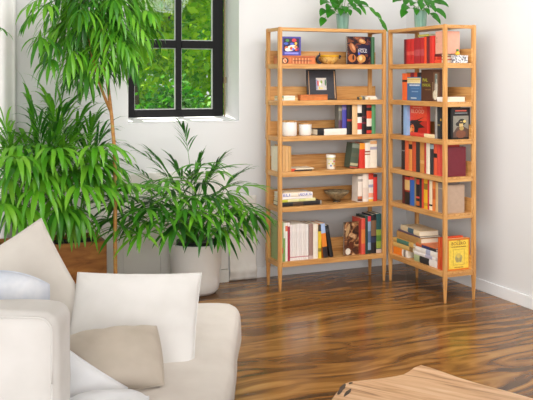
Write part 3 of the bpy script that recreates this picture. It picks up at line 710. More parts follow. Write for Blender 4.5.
upright_right(2, 'black book, third from near end', 437.3, 440, 106.2, '26282e', ((.4, .45, '8a7a4a'),), .15)
upright_right(2, 'dark blue-black book, second from near end', 440.1, 442.0, 106.2, '1e2026', ((.55, .62, 'c8a040'),), .15)
def near_end(s, lab, v0, t_, d_, ytop, cover, uf=3.318, h=None):
    """last book of a row: its front cover looks out of the open near end"""
    zb = TOPS[s] + .0006
    hh = h or on_v(458, ytop, v0).z - zb
    o = book(lab + ', right bookcase, ' + ORD[s], Matrix.Translation((uf, v0 + t_, zb)) @ Matrix.Rotation(R(-90), 4, 'Z'), t_, d_, hh, cover, (), 'books on the %s of the right bookcase' % ORD[s])
    return o, d_, hh, frame_mat((t_, 0, 0), (0, 1, 0), (0, 0, 1))
o, w_, h_, FM = near_end(2, 'black thick book behind the portrait cover, near end', 4.785, .022, .17, 108, '16161a')
o, w_, h_, FM = near_end(2, 'black book with painted portrait on cover facing the near end', 4.757, .024, .15, 107.6, '1a1718', uf=3.365)
shapes(o, 'cover_art', FM, [('8a8578', rect(.014, w_ - .012, .012, h_ * .74)), ('5a4238', [(.014, .012), (w_ - .012, .012), (w_ - .012, h_ * .3), (w_ * .6, h_ * .42), (w_ * .3, h_ * .38), (.014, h_ * .2)]),
      ('7a4a34', ell(w_ * .5, h_ * .16, .040, h_ * .13)), ('2a2422', ell(w_ * .5, h_ * .50, .042, .018, rot=.2)), ('1e1a1a', ell(w_ * .56, h_ * .54, .030, .022)), ('c8ac72', ell(w_ * .52, h_ * .46, .016, .024)), ('d8c070', ell(w_ * .70, h_ * .56, .012, .010)), ('3a302c', ell(w_ * .5, h_ * .52, .024, .006)), ('b09458', ell(w_ * .54, h_ * .34, .018, .014)), ('d05a48', rect(.03, w_ - .03, h_ * .88, h_ * .92)), ('8a8a8a', rect(.026, w_ - .022, h_ * .81, h_ * .84))])
# ---- fourth shelf
for d_, x0, x1, yt, c_, bd in [('black book at far end', 401.4, 404.8, 138.8, '222225', ((.6, .63, '8a8a8a'),)),
                              ('orange-red book after the black far-end one', 404.9, 408.6, 139.4, 'e0683c', ()),
                              ('tan-orange book with black label', 408.7, 412, 139.8, 'e0924a', ((.70, .86, '22201e'),)),
                              ('rust red book', 412.1, 415.9, 140.2, 'c8512c', ()),
                              ('charcoal book between rust red and tan', 416, 419.8, 141, '33312f', ()),
                              ('tan-orange book right of the charcoal one', 419.9, 424.2, 141.6, 'c98a44', ((.3, .4, 'd8a464'),)),
                              ('thin red book left of the cream one', 424.3, 426, 142, 'b8322c', ()),
                              ('cream-white book', 426.1, 429.8, 142.6, 'efe2cf', ()),
                              ('black book with pale blue top', 429.9, 433.6, 143.2, '2c2f34', ((.82, .96, '9ab4bc'),)),
                              ('coral book with black label', 433.7, 437, 144, 'e05a3a', ((.56, .70, '1e1a1a'),)),
                              ('coral-red book, farther of two', 437.1, 440.2, 144.6, 'd84a3c', ()),
                              ('coral-red book, nearer of two', 440.3, 442.3, 145, 'd0463a', ())]:
    upright_right(3, d_, x0, x1, yt, c_, bd, .14)
#upright_right(3, 'salmon book partly behind the near post', 443.7, 446.6, 146, 'd9664a', ((.76, .82, 'f0b8a8'),), .15)
near_end(3, 'maroon book with plain cover facing near end', 4.757, .028, .163, 147, '6f1d2b')
# ---- fifth shelf
for d_, x0, x1, yt, c_, bd in [('dark maroon book at far end', 402.2, 404.6, 175, '5a2220', ()),
                              ('black book with cream and red bands', 404.7, 409.6, 175.6, '25221f', ((.5, .85, 'e0b878'), (.85, .96, 'c83a2a'), (.44, .5, '9a2a20'))),
                              ('blue book', 409.8, 414.2, 177, '2f63b4', ((.9, 1, 'd8503c'),)),
                              ('tan slim book right of the blue', 414.3, 416, 177.4, '8a7a5c', ()),
                              ('black book with red and orange bands', 416.1, 419.4, 177.8, '221f20', ((.78, .95, 'c8462c'), (.05, .2, 'c86a2c'), (.3, .36, 'd84a3a'))),
                              ('black slim book left of the red-orange one', 419.5, 421.6, 178.4, '2a2a2c', ()),
                              ('red-orange slim book left of the yellow', 421.7, 423.6, 178.8, 'd8462c', ()),
                              ('yellow book', 423.7, 427.4, 179, 'e6b428', ((.65, .85, '8a7024'), (.1, .2, 'c8962a'))),
                              ('scarlet slim book right of the yellow', 427.5, 429, 180, 'cf2f34', ()),
                              ('cream book with black mark at foot', 429.1, 432.2, 180.6, 'efdcba', ((.14, .2, '2a2420'),)),
                              ('orange book with dark lettering', 432.3, 435.4, 181.4, 'e0803c', ((.4, .75, 'c8602c'),)),
                              ('sand-coloured book', 435.5, 438, 182.2, 'd8b07a', ()),
                              ('grey-brown book near the post', 438.1, 442.2, 183, '8f8078', ((.8, .84, 'b0a090'),))]:
    upright_right(4, d_, x0, x1, yt, c_, bd, .14)
near_end(4, 'large grey-beige book with plain cover facing near end', 4.757, .03, .152, 185, 'b79c86')
# ---- bottom shelf
zt = TOPS[5]
va, vb = rv(413.5), rv(393.5)
o = lying_right(5, 'orange book at foot of the far pile', rv(402), vb, 0, .052, 'ee8424', (), .16)
lying_right(5, 'white book beside the orange one under the far pile', rv(407.4), rv(402.2), 0, .050, 'eee6de', ((.3, .7, '8a8078'),), .16)
lying_right(5, 'yellowish book third from top of the far pile', rv(412.6), rv(392.9), .0525, .086, 'd8b46c', ((0, .15, '8a6a40'),), .17)
lying_right(5, 'green-striped tan book in the far pile', rv(413.2), rv(393.2), .0865, .118, 'd0a860', ((.2, .8, '4a7a6a'),), .16)
lying_right(5, 'thick tan-brown book second from top of the far pile', rv(421), rv(394), .1185, .168, 'c49a62', ((.1, .9, 'b88c54'),), .17, yaw=-4)
lying_right(5, 'thin purple-grey book under the cream top book', rv(420), rv(395.5), .1685, .180, '6a5a6a', (), .17, yaw=-4)
lying_right(5, 'cream book on top of the far pile', rv(419.5), rv(397.2), .1805, .216, 'ecd8b0', ((.3, .6, '4a6a7a'),), .15, yaw=-6)
n0, n1 = rv(437.2), rv(414.2)
lying_right(5, 'black and pale green book lowest in the near pile', rv(429), rv(414.2), 0, .046, '2c2e30', ((.62, 1, 'a8b488'),), .16)
lying_right(5, 'thin white book lowest at the pile end', rv(437), rv(429.3), 0, .046, 'e6e0dc', (), .16)
lying_right(5, 'white book second from bottom of the near pile', n0, n1, .0465, .070, 'ece6e2', ((.2, .5, 'b8b4c8'), (0, .06, 'd0c8c0')), .17)
lying_right(5, 'thick white book in middle of the near pile', n0, rv(415.5), .0705, .108, 'efe8df', ((.3, .5, 'aab0cc'),), .17)
lying_right(5, 'navy and orange book on top of the near pile', rv(436), rv(416), .1085, .128, '2e3a6a', ((.0, .3, '3a3a3c'), (.7, 1, 'd8703c')), .15)
lying_right(5, 'thin orange-edged book topping the near pile', rv(435.6), rv(416.5), .1285, .136, 'dc7a4a', (), .14)
t = thing('box', 'flat dark grey box behind the near pile, right bookcase, bottom shelf', 'box', (3.515, 5.03, zt + .0006))
obj('body', bx(-.02, .02, -.13, .13, 0, .125, bev=.003), plain('6f706f', .5), t); obj('lid', bx(-.021, .021, -.131, .131, .1255, .15, bev=.003), plain('7a7b7a', .5), t)
upright_right(5, 'orange book leaning against the pile', 437.4, 439.3, 237.4, 'd8602a', (), .15, lean=2)
upright_right(5, 'red-orange book beside the near post', 440.2, 442.0, 237.6, 'd84a22', ((.4, .7, 'e0632c'),), .15)
o, w_, h_, FM = near_end(5, 'red-orange book just behind the yellow cover', 4.790, .018, .165, 236, 'd84f2c')
o, w_, h_, FM = near_end(5, 'yellow book in orange border with BOLERO cover facing near end', 4.760, .028, .185, 238.5, 'd87a26', uf=3.332)
w2 = w_
shapes(o, 'cover_print', FM, [('f2d24e', rect(.014, w_ - .012, .010, h_ - .012)), ('c8a03a', rect(w_ * .26, w_ * .76, h_ * .16, h_ * .66)), ('f0d254', rect(w_ * .28, w_ * .74, h_ * .175, h_ * .645)),
      ('b8a868', ell(w_ * .50, h_ * .38, w_ * .16, h_ * .13)), ('d8bc5a', ell(w_ * .50, h_ * .46, w_ * .09, h_ * .08)), ('a89a60', ell(w_ * .43, h_ * .32, w_ * .05, h_ * .08)), ('a89a60', ell(w_ * .58, h_ * .32, w_ * .05, h_ * .08))])
lettering(o, 'BOLERO', .03, '8a4a1c', FM @ Matrix.Translation((w_ * .5, h_ * .84, .0016)), w_ * .62)
lettering(o, 'THE', .014, '8a4a1c', FM @ Matrix.Translation((w_ * .5, h_ * .93, .0016)), w_ * .16)
for sz, yy, ww in ((.010, .74, .62), (.009, .09, .38)):
    small_print(o, sz, '8a4a1c', FM @ Matrix.Translation((w_ * .5, h_ * yy, .0012)), w_ * ww)

# ------------------------------------------------------------------ leaves and plants
rng = random.Random(11)
def blade(bm, p, d, up, L, W, droop, segs=5, mi=0, wide=.38, fold=.25):
    """a leaf: three vertices across, folded along its midrib, bending down along its length"""
    p = Vector(p); d = Vector(d).normalized(); rows = []
    for i in range(segs + 1):
        t = i / segs
        side = d.cross(up)
        side = side.normalized() if side.length > 1e-4 else Vector((1, 0, 0))
        nrm = side.cross(d).normalized()
        wd = W * .5 * (math.sin(math.pi * min(1, (t * .5 / wide) if t < wide else (.5 + .5 * (t - wide) / (1 - wide)))) ** .8 if 0 < t < 1 else .06)
        rows.append((bm.verts.new(p - side * wd + nrm * wd * fold), bm.verts.new(p), bm.verts.new(p + side * wd + nrm * wd * fold)))
        p = p + d * (L / segs)
        d = (d + Vector((0, 0, -droop / segs * (.5 + t)))).normalized()
    for a, b in zip(rows, rows[1:]):
        for k in (0, 1):
            f = bm.faces.new((a[k], a[k + 1], b[k + 1], b[k])); f.material_index = mi; f.smooth = True
def keep_off_wall(bm, parent):
    lim = 5.77 - parent.location.y
    for v in bm.verts:
        if v.co.y > lim - .1: v.co.y = lim - .1 * math.exp(-(v.co.y - lim + .1) / .1)
def frond(parent, base, ctrl, tip, leafL, leafW, n, droop, mat, start=.3, spread=1.0, name='frond', tube_r=.004):
    pts = bez(base, ctrl, tip, 12); bm = bmesh.new()
    tube(bm, pts, tube_r, tube_r * .35, 5, 1)
    for i in range(n):
        t = start + (1 - start) * (i + .5) / n
        k = min(11, int(t * 12)); f = t * 12 - k
        p = pts[k].lerp(pts[k + 1], f); tg = (pts[k + 1] - pts[k]).normalized()
        side = tg.cross(UP); side = side.normalized() if side.length > .05 else Vector((rng.uniform(-1, 1), rng.uniform(-1, 1), 0)).normalized()
        for sg in (-1, 1):
            d = tg * (.55 + .5 * t) + side * sg * spread * (1 - .35 * t) + Vector((rng.uniform(-.15, .15), rng.uniform(-.15, .15), rng.uniform(-.05, .25)))
            L = leafL * (.75 + .5 * math.sin(math.pi * min(1, .15 + t * .8))) * rng.uniform(.8, 1.1)
            blade(bm, p, d, UP, L * .85, leafW * rng.uniform(.8, 1.15), droop * rng.uniform(.7, 1.3))
    blade(bm, pts[-1], pts[-1] - pts[-2], UP, leafL * .8, leafW, droop)
    keep_off_wall(bm, parent)
    return obj(name, bm, [mat, stem_green], parent)
def fan(parent, base, ctrl, tip, n, leafL, leafW, droop, mat, arc=200, name='frond', facing=None):
    """palmate leaf: a stalk ending in a fan of hanging fingers"""
    pts = bez(base, ctrl, tip, 8); bm = bmesh.new(); tube(bm, pts, .0035, .002, 5, 1)
    tg = (pts[-1] - pts[-2]).normalized()
    side = tg.cross(UP).normalized() if abs(tg.z) < .97 else CAMR.copy()
    upv = side.cross(tg)
    for i in range(n):
        a = R(-arc / 2 + arc * (i + .5) / n)
        d = tg * math.cos(a) + side * math.sin(a) + upv * .12 + Vector((rng.uniform(-.1, .1), rng.uniform(-.1, .1), rng.uniform(-.1, .1)))
        blade(bm, pts[-1], d, UP, leafL * rng.uniform(.8, 1.1) * (1 - .15 * abs(a) / R(arc / 2)), leafW * rng.uniform(.85, 1.15), droop, wide=.45)
    keep_off_wall(bm, parent)
    return obj(name, bm, [mat, stem_green], parent)
def inv(root): return lambda p: Vector(p) - Vector(root.location)

# --- brown planter with bushy palm
pc = Vector((.845, 5.58, 0))
t = thing('potted_palm', 'bushy green palm in the brown wooden planter behind the sofa', 'potted plant', pc, 0, 'potted palms under the window')
q = inv(t)
bm = bmesh.new()
x0, x1, y0, y1, ph = -.345, .339, -.18, .17, .455
th = .022
box(bm, x0, x1, y0, y0 + th, 0, ph, bev=.004); box(bm, x0, x1, y1 - th, y1, 0, ph, bev=.004)
box(bm, x0, x0 + th, y0 + th, y1 - th, 0, ph, bev=.004); box(bm, x1 - th, x1, y0 + th, y1 - th, 0, ph, bev=.004); box(bm, x0 + th, x1 - th, y0 + th, y1 - th, .02, .05)
obj('planter', bm, planter_m, t)
bm = bmesh.new(); box(bm, x0 + th, x1 - th, y0 + th, y1 - th, .052, ph - .03)
obj('soil', bm, soil_m, t)
bases = [pc + Vector((rng.uniform(-.22, .22), rng.uniform(-.08, .08), .44)) for _ in range(76)]
tips = [(24, 96, 5.6), (46, 92, 5.55), (55, 96, 5.62), (72, 98, 5.5), (88, 108, 5.55), (-6, 118, 5.6), (4, 138, 5.5), (-4, 160, 5.45), (100, 118, 5.6), (106, 142, 5.55),
        (112, 165, 5.5), (35, 118, 5.45), (62, 122, 5.4), (80, 132, 5.4), (16, 150, 5.35), (20, 178, 5.35), (-8, 190, 5.4), (90, 160, 5.35), (100, 185, 5.35), (40, 145, 5.3), (66, 150, 5.3), (30, 168, 5.68), (75, 160, 5.7), (58, 135, 5.7), (10, 126, 5.7), (22, 132, 5.65), (48, 112, 5.68), (94, 135, 5.68), (84, 115, 5.66), (64, 108, 5.6), (-10, 145, 5.5), (112, 128, 5.65)]
for i, (px, py, v) in enumerate(tips):
    b = bases[i]; tp = on_v(px * .82 + 10, py + 9, v)
    cpt = b.lerp(tp, .5) + Vector((0, 0, .16 + .12 * rng.random()))
    frond(t, q(b), q(cpt), q(tp), .31, .021, 7, 1.9, [leaf_mid, leaf_bright, leaf_mid, leaf_dark][i % 4], .42, .9)
low = [(4 + 104 * ((k + rng.random()) / 38), rng.uniform(148, 212), rng.uniform(5.12, 5.38)) for k in range(38)]
for i, (px, py, v) in enumerate(low):
    b = bases[32 + i]; tp = on_v(px, py, v)
    cpt = b.lerp(tp, .5) + Vector((0, 0, .30))
    fan(t, q(b), q(cpt), q(tp), 7, .29, .034, 2.6 + rng.random(), (leaf_bright, leaf_bright, leaf_mid)[i % 3], 130)

# --- white pot palm
pc = Vector((1.865, 5.655, 0))
t = thing('potted_palm', 'spreading dark green palm in the white round pot under the window', 'potted plant', pc, 0, 'potted palms under the window')
q = inv(t); rp = .182
bm = bmesh.new(); lathe(bm, [(.10, 0), (.135, .006), (.158, .03), (.168, .08), (rp, .345), (rp + .001, .352), (rp - .012, .352), (rp - .014, .30), (.02, .29)], 40)
obj('pot', bm, plain('f4f2ef', .35, .01), t, True)
bm = bmesh.new(); lathe(bm, [(.10, .302), (.135, .303), (.137, .366), (.130, .366), (.126, .35), (.01, .35)], 32)
obj('nursery_pot', bm, plain('1f1f22', .5), t, True)
bases = [pc + Vector((rng.uniform(-.07, .07), rng.uniform(-.06, .06), .36)) for _ in range(90)]
sprays = [(182, 128, 5.6, .5), (128, 146, 5.6, .35), (122, 160, 5.5, .25), (222, 158, 5.55, .3), (244, 171, 5.5, .28), (200, 160, 5.6, .3), (172, 160, 5.6, .3), (150, 152, 5.65, .3), (214, 172, 5.45, .25), (160, 172, 5.5, .25), (236, 184, 5.45, .25), (190, 174, 5.4, .3)]
for i, (px, py, v, hgt) in enumerate(sprays):
    b = bases[i]; tp = on_v(px, py, v)
    cpt = b.lerp(tp, .4) + Vector((0, 0, hgt * .75))
    frond(t, q(b), q(cpt), q(tp), .15, .015, 7, .9, leaf_dark, .58, .7, tube_r=.003)
fans = [(108, 204, 5.4), (126, 200, 5.35), (146, 206, 5.28), (165, 200, 5.25), (180, 208, 5.22), (196, 196, 5.2), (212, 200, 5.22), (228, 198, 5.28), (243, 206, 5.33), (132, 184, 5.4), (152, 186, 5.35), (172, 182, 5.3), (192, 182, 5.28), (208, 180, 5.32), (226, 184, 5.38), (242, 190, 5.4),
        (116, 190, 5.45), (140, 218, 5.25), (172, 214, 5.2), (204, 212, 5.2), (224, 212, 5.25), (185, 194, 5.2), (160, 190, 5.3), (216, 188, 5.26), (122, 212, 5.3), (252, 200, 5.42)] + [(108 + 142 * ((k + rng.random()) / 26), rng.uniform(150, 220), rng.uniform(5.2, 5.55)) for k in range(26)]
for i, (px, py, v) in enumerate(fans):
    b = bases[22 + i]; tp = on_v(px, py + 15, v)
    cpt = b.lerp(tp, .5) + Vector((0, 0, .24))
    fan(t, q(b), q(cpt), q(tp), 8, .25, .030, rng.uniform(.5, 2.2), [leaf_mid, leaf_dark, leaf_bright][i % 3], 210)

# --- tall cane palm
pc = Vector((1.21, 5.22, 0))
t = thing('potted_palm', 'tall palm with bare tan cane and drooping crown in front of the window', 'potted plant', pc, 0, 'potted palms under the window')
q = inv(t)
bm = bmesh.new(); lathe(bm, [(.09, 0), (.095, .005), (.115, .20), (.116, .205), (.105, .205), (.103, .18), (.01, .175)], 28); obj('pot', bm, plain('5a5450', .6), t, True)
V = 5.22
cane = [Vector((pc.x + .01, pc.y, .17))] + [on_v(px, py, V) for px, py in ((115.5, 275), (115, 235), (115.5, 190), (114.5, 150), (111.5, 115), (108.5, 90), (104, 60), (101, 25), (100, -15))]
bm = bmesh.new(); tube(bm, [q(p) for p in cane], .013, .009, 10); obj('cane', bm, cane_m, t, True)
cane2 = [on_v(px, py, V) for px, py in ((111, 112), (105, 98), (99, 82), (92, 55), (86, 20), (84, -10))]
bm = bmesh.new(); tube(bm, [q(p) for p in cane2], .010, .007, 8); obj('cane', bm, cane_m, t, True)
crown_tips = [(30, 10), (34, 30), (48, 55), (66, 75), (44, 0), (70, 10), (60, 32), (85, 48), (78, 70), (96, 60), (110, 66), (122, 58), (134, 50), (128, 30), (148, 36), (150, 12), (140, 0), (120, 8), (108, 20), (92, 20),
              (76, -5), (160, 5), (118, -5), (104, 45), (88, 5), (70, 50), (56, 20), (140, 20), (98, 35), (130, 66), (90, 74), (116, 40), (158, 24), (74, 40), (104, 8), (126, 14), (136, 40), (82, 60), (50, 38), (94, -4), (72, 24), (100, 62), (88, 66), (112, 52), (66, 56), (58, 8), (144, 28), (130, 42), (92, 34)]
crown_tips += [(px + rng.uniform(-9, 9), py + rng.uniform(-9, 9)) for px, py in crown_tips[:40]]
for i, (px, py) in enumerate(crown_tips):
    src = cane if px > 92 else cane2
    k = rng.uniform(.35, .95); kk = 4 + k * (len(src) - 5.01) if src is cane else 1 + k * (len(src) - 2.01)
    b = src[int(kk)].lerp(src[int(kk) + 1], kk % 1)
    v = V + rng.uniform(-.32, .34); tp = on_v(px * .9 + 8, py + 4, v)
    if b.z < tp.z - .05: b = src[-1].lerp(src[-2], rng.random())
    cpt = b.lerp(tp, .5) + Vector((0, 0, .16 + .1 * rng.random()))
    mt = [leaf_mid, leaf_bright, leaf_mid, leaf_dark, leaf_bright][i % 5]
    if i % 2: frond(t, q(b), q(cpt), q(tp), .19, .021, 7, 1.8, mt, .35, .8, tube_r=.003)
    else: fan(t, q(b), q(cpt), q(tp), 7, .19, .026, 2.3, mt, 170)
# --- palm at the far left, mostly outside the frame
pc = Vector((.10, 5.35, 0))
t = thing('potted_palm', 'slender palm left of the brown planter, one leaf tip showing at left edge', 'potted plant', pc, 0, 'potted palms under the window')
q = inv(t)
bm = bmesh.new(); lathe(bm, [(.11, 0), (.115, .005), (.14, .26), (.141, .265), (.128, .265), (.126, .24), (.01, .235)], 28); obj('pot', bm, plain('b9b3aa', .6), t, True)
st = [Vector((0, 0, .23)), Vector((.01, 0, .8)), Vector((-.01, .01, 1.4)), Vector((.0, 0, 1.85))]
bm = bmesh.new(); tube(bm, st, .014, .009, 8); obj('cane', bm, cane_m, t, True)
for az in (0, 60, 130, 200, 260, 320):
    d = Vector((math.cos(R(az)), math.sin(R(az)), 0))
    if az == 0:
        tp = q(on_v(5, 31, 5.35))
    else: tp = st[-1] + d * .32 + Vector((0, 0, .1))
    frond(t, st[-1], st[-1].lerp(tp, .5) + Vector((0, 0, .14)), tp, .10 if az == 0 else .16, .022, 6, 1.6, leaf_mid, .3, .8, tube_r=.003)

# --- pothos in ribbed green pots
def pothos(label, loc, leaves, vines, hgt, r):
    t = thing('potted_pothos', label, 'potted plant', loc, 0, 'pothos on the bookcases')
    q = inv(t)
    bm = bmesh.new(); lathe(bm, [(r * .8, .0006), (r * .86, .004), (r, hgt - .004), (r * .99, hgt), (r * .86, hgt), (r * .84, hgt - .02), (.004, hgt - .022)], 48, ribs=16)
    obj('pot', bm, ramp_noise('sage_glaze', ['5f8a7c', '7fa596', '93b5a6'], (30, 30, 2), 2, 2, 0, .3), t, True)
    c = Vector(loc) + Vector((0, 0, hgt - .02))
    for (px, py, dv, L) in leaves:
        tp = on_v(px, py, loc[1] + dv); a = q(c) + Vector((rng.uniform(-.02, .02), rng.uniform(-.02, .02), 0)); b = q(tp)
        bm = bmesh.new(); pts = bez(a, a.lerp(b, .5) + Vector((0, 0, .05)), b, 6); tube(bm, pts, .002, .0015, 5, 1)
        d = (pts[-1] - pts[-3]); d.z = -abs(d.length) * .5 if abs(d.x) < .03 else d.z
        blade(bm, pts[-1], d + Vector((0, -.02, 0)), Vector((0, -.7, .7)), L * 1.3, L * .72, 1.6, 6, 0, .3, .2)
        obj('leaf', bm, [leaf_pothos, stem_green], t)
    for v in vines:
        pts = [q(on_v(px, py, loc[1] + dv)) for px, py, dv in v]
        bm = bmesh.new(); tube(bm, pts, .0025, .002, 6); obj('vine', bm, stem_green, t, True)
        for p in pts[2:]:
            bm = bmesh.new(); blade(bm, p, Vector((.5 + rng.uniform(-.3, .3), -.3, -.8)), Vector((.2, -.8, .4)), rng.uniform(.07, .10), .042, .6, 5, 0, .3, .2)
            obj('leaf', bm, leaf_pothos, t)
zt = HB + .0005
lp = (lu(342.6, 5.56), 5.56, zt)
pothos('trailing green plant in ribbed sage pot on the left bookcase', lp,
       [(334, -6, -.05, .09), (329, 2, -.04, .10), (333, 10, -.06, .10), (325, 18, -.05, .075), (340, -8, 0, .09), (345, -4, -.03, .09), (336, 4, -.08, .09), (343, 6, -.08, .08), (352, -2, .0, .09), (349, 3, -.05, .08), (356, 4, -.02, .08), (328, -8, .04, .09), (348, -10, .05, .09), (338, 0, .03, .08), (331, 6, -.07, .08), (340, 8, -.09, .08), (347, 9, -.08, .07), (353, 8, -.05, .075), (336, -3, -.05, .09), (326, 10, -.03, .08)],
       [[(344, 8, 0), (352, 6, -.01), (360, 5.5, -.02), (369, 7, -.03), (375, 12, -.04), (379, 19, -.05), (381.5, 24, -.05)]], .117, .047)
ru = 3.42; rv_ = on_u(420.5, 20, ru).y
pothos('leafy green plant in ribbed sage pot on the right bookcase', (ru, rv_, HB + .0005),
       [(404, -2, 0, .08), (408, 6, -.03, .085), (414, 2, -.06, .085), (418, -3, -.05, .08), (426, 0, -.06, .085), (432, 2, -.02, .085), (434, 9, -.03, .09), (430, 13, -.05, .075), (411, -6, .04, .09), (422, -6, .04, .09), (428, 5, -.07, .08), (401, 0, .02, .07), (416, 8, -.08, .07), (424, 8, -.08, .07), (406, 10, -.04, .08), (432, 16, -.03, .07), (420, 2, -.08, .08), (436, 3, 0, .08)],
       [], .125, .046)

# ------------------------------------------------------------------ curtain at the far left
bm = bmesh.new(); n = 90; rows = []
for i in range(n + 1):
    s_ = i / n; u = -.35 + 1.02 * s_
    d = .022 * math.sin(s_ * 46) + .012 * math.sin(s_ * 17 + 1)
    rows.append([bm.verts.new((u, WV - .075 + d * (1 if z < 2 else .7), z)) for z in (.006, .6, 1.2, 1.8, 2.4, CH - .03)])
for a, b in zip(rows, rows[1:]):
    for j in range(5): bm.faces.new((a[j], b[j], b[j + 1], a[j + 1]))
t = thing('curtain', 'white full-length curtain at left edge behind the palms', 'curtain')
o = obj('cloth_panel', bm, fabric('white_curtain', 'eeedec', 'f4f3f2'), t, True)
md = o.modifiers.new('thickness', 'SOLIDIFY'); md.thickness = .003
bm = bmesh.new(); box(bm, -.5, .75, WV - .095, WV - .055, CH - .028, CH); obj('curtain_track', bm, trim_m, t)

# ------------------------------------------------------------------ sofa and pillows (sofa axes: x to its open side, y away from the camera)
def rbox(bm, sx, sy, sz, r, n=14, amp=.0, seed=0, fr=5):
    """cushion-like box: rounded edges, lightly puckered faces"""
    bmesh.ops.create_cube(bm, size=2)
    bmesh.ops.subdivide_edges(bm, edges=bm.edges[:], cuts=n, use_grid_fill=True)
    h = Vector((sx / 2, sy / 2, sz / 2))
    for v in bm.verts:
        p = Vector((v.co.x * h.x, v.co.y * h.y, v.co.z * h.z))
        c = Vector([max(-h[i] + r, min(h[i] - r, p[i])) for i in range(3)])
        d = p - c
        if d.length > 1e-6: d = d.normalized(); p = c + d * r
        nn = noise.noise(p * fr + Vector((seed, 0, 0))) + .5 * noise.noise(p * fr * 2.3 + Vector((0, seed, 0)))
        v.co = p + (d if d.length > 1e-6 else Vector()) * nn * amp
    return bm
def pillow_mesh(w_, h_, t_, n=44, pinch=.05, wr=.004, seed=0):
    bm = bmesh.new()
    def pt(i, j, sg):
        a, b = -1 + 2 * i / n, -1 + 2 * j / n
        a2 = math.sin(a * math.pi / 2) * .35 + a * .65; b2 = math.sin(b * math.pi / 2) * .35 + b * .65
        x = a2 * w_ / 2 * (1 - pinch * (1 - b2 * b2)); y = b2 * h_ / 2 * (1 - pinch * (1 - a2 * a2))
        th_ = max(0, (1 - abs(a2) ** 2.6) * (1 - abs(b2) ** 2.6)) ** .55
        z = sg * t_ / 2 * th_
        e = max(abs(a2), abs(b2)); 
        fold = math.sin((a2 * 9 if abs(b2) > abs(a2) else b2 * 9) + seed + 3 * noise.noise(Vector((a2 * 2, b2 * 2, seed))))
        z += sg * wr * fold * e ** 3 * (1 - e ** 12) + sg * th_ * .010 * noise.noise(Vector((a2 * 2.2, b2 * 2.2, seed + sg * 3)))
        return Vector((x, y, z))
    F_ = {}; 
    for sg in (1, -1):
        for i in range(n + 1):
            for j in range(n + 1):
                edge = i in (0, n) or j in (0, n)
                if edge and sg == -1: F_[(i, j, -1)] = F_[(i, j, 1)]; continue
                F_[(i, j, sg)] = bm.verts.new(pt(i, j, sg))
        for i in range(n):
            for j in range(n):
                q_ = [F_[(i, j, sg)], F_[(i + 1, j, sg)], F_[(i + 1, j + 1, sg)], F_[(i, j + 1, sg)]]
                f = bm.faces.new(q_ if sg == 1 else q_[::-1]); f.smooth = True
    return bm, [pt(i, 0, 1) for i in range(n)] + [pt(n, j, 1) for j in range(n)] + [pt(n - i, n, 1) for i in range(n)] + [pt(0, n - j, 1) for j in range(n + 1)]
def pillow(label, center, xdir, ydir, w_, h_, t_, mat, seed=0, pinch=.05, wr=.004, seam=.0025):
    xd = Vector(xdir).normalized(); yd = Vector(ydir); yd = (yd - xd * yd.dot(xd)).normalized()
    t = thing('pillow', label, 'pillow', (0, 0, 0), 0, 'pillows on the sofa')
    t.matrix_world = frame_mat(center, xd, yd)
    bm, edge = pillow_mesh(w_, h_, t_, 44, pinch, wr, seed)
    obj('cover', bm, mat, t)
    bm = bmesh.new(); tube(bm, edge, seam, seam, 6); obj('piping', bm, mat, t, True)
    return t
def cf(X, Z, h): v = CAMR * X + CAMF * Z; return Vector((v.x, v.y, h))
def cdir(x, y, z): return CAMR * x + UP * y + CAMF * z      # right, up, away

SX0, SX1, SZ0, SZ1, SHT = -1.55, -.125, 1.95, 4.14, .42
so = thing('sofa', 'cream linen sofa with pillows in the left foreground', 'sofa', cf((SX0 + SX1) / 2, (SZ0 + SZ1) / 2, 0), R(-YAW))
sw, sd = SX1 - SX0, SZ1 - SZ0
bm = bmesh.new(); rbox(bm, sw, sd, .24, .07, 26, .007, 3, 4)
for v in bm.verts: v.co.z += SHT - .12
obj('seat_cushion', bm, fab_sofa, so, True)
bm = bmesh.new(); rbox(bm, sw - .03, sd - .04, .20, .03, 12, .004, 7, 6)
for v in bm.verts: v.co.z += .155
obj('base', bm, fab_sofa, so, True)
for sx in (-1, 1):
    for sy in (-1, 1):
        bm = bmesh.new(); lathe(bm, [(.018, 0), (.024, .055), (.026, .062)], 16, cx=sx * (sw / 2 - .12), cy=sy * (sd / 2 - .12)); obj('leg', bm, plain('6a4a2e', .5), so)
bm = bmesh.new(); rbox(bm, .22, sd - .02, .60, .07, 16, .005, 5, 4)
for v in bm.verts: v.co += Vector((-sw / 2 + .11, 0, .42))
obj('backrest', bm, fab_sofa, so, True)
# near box cushion, standing on the seat
c = cf(-1.0, 2.56, SHT + .19); rz = R(-YAW - 3)
t = thing('cushion', 'thick white box cushion with seams, nearest at the bottom left', 'cushion', c, rz, 'pillows on the sofa')
bm = bmesh.new(); rbox(bm, .80, .20, .41, .055, 22, .006, 2, 5); obj('cover', bm, fab_white, t, True)
for sg in (-1, 1):
    loop = []
    for k in range(60):
        a = 2 * math.pi * k / 60; ca, sa = math.cos(a), math.sin(a)
        x = max(-.345, min(.345, ca * 1.2)); z = max(-.150, min(.150, sa * .6))
        d = Vector((ca * 1.2 - x, sa * .6 - z)); d = d.normalized() * .041 if d.length > 1e-6 else Vector((0, 0))
        loop.append(Vector((x + d.x, sg * .086, z + d.y)))
    bm = bmesh.new(); tube(bm, loop + [loop[0]], .003, .003, 6); obj('piping', bm, fab_white, t, True)
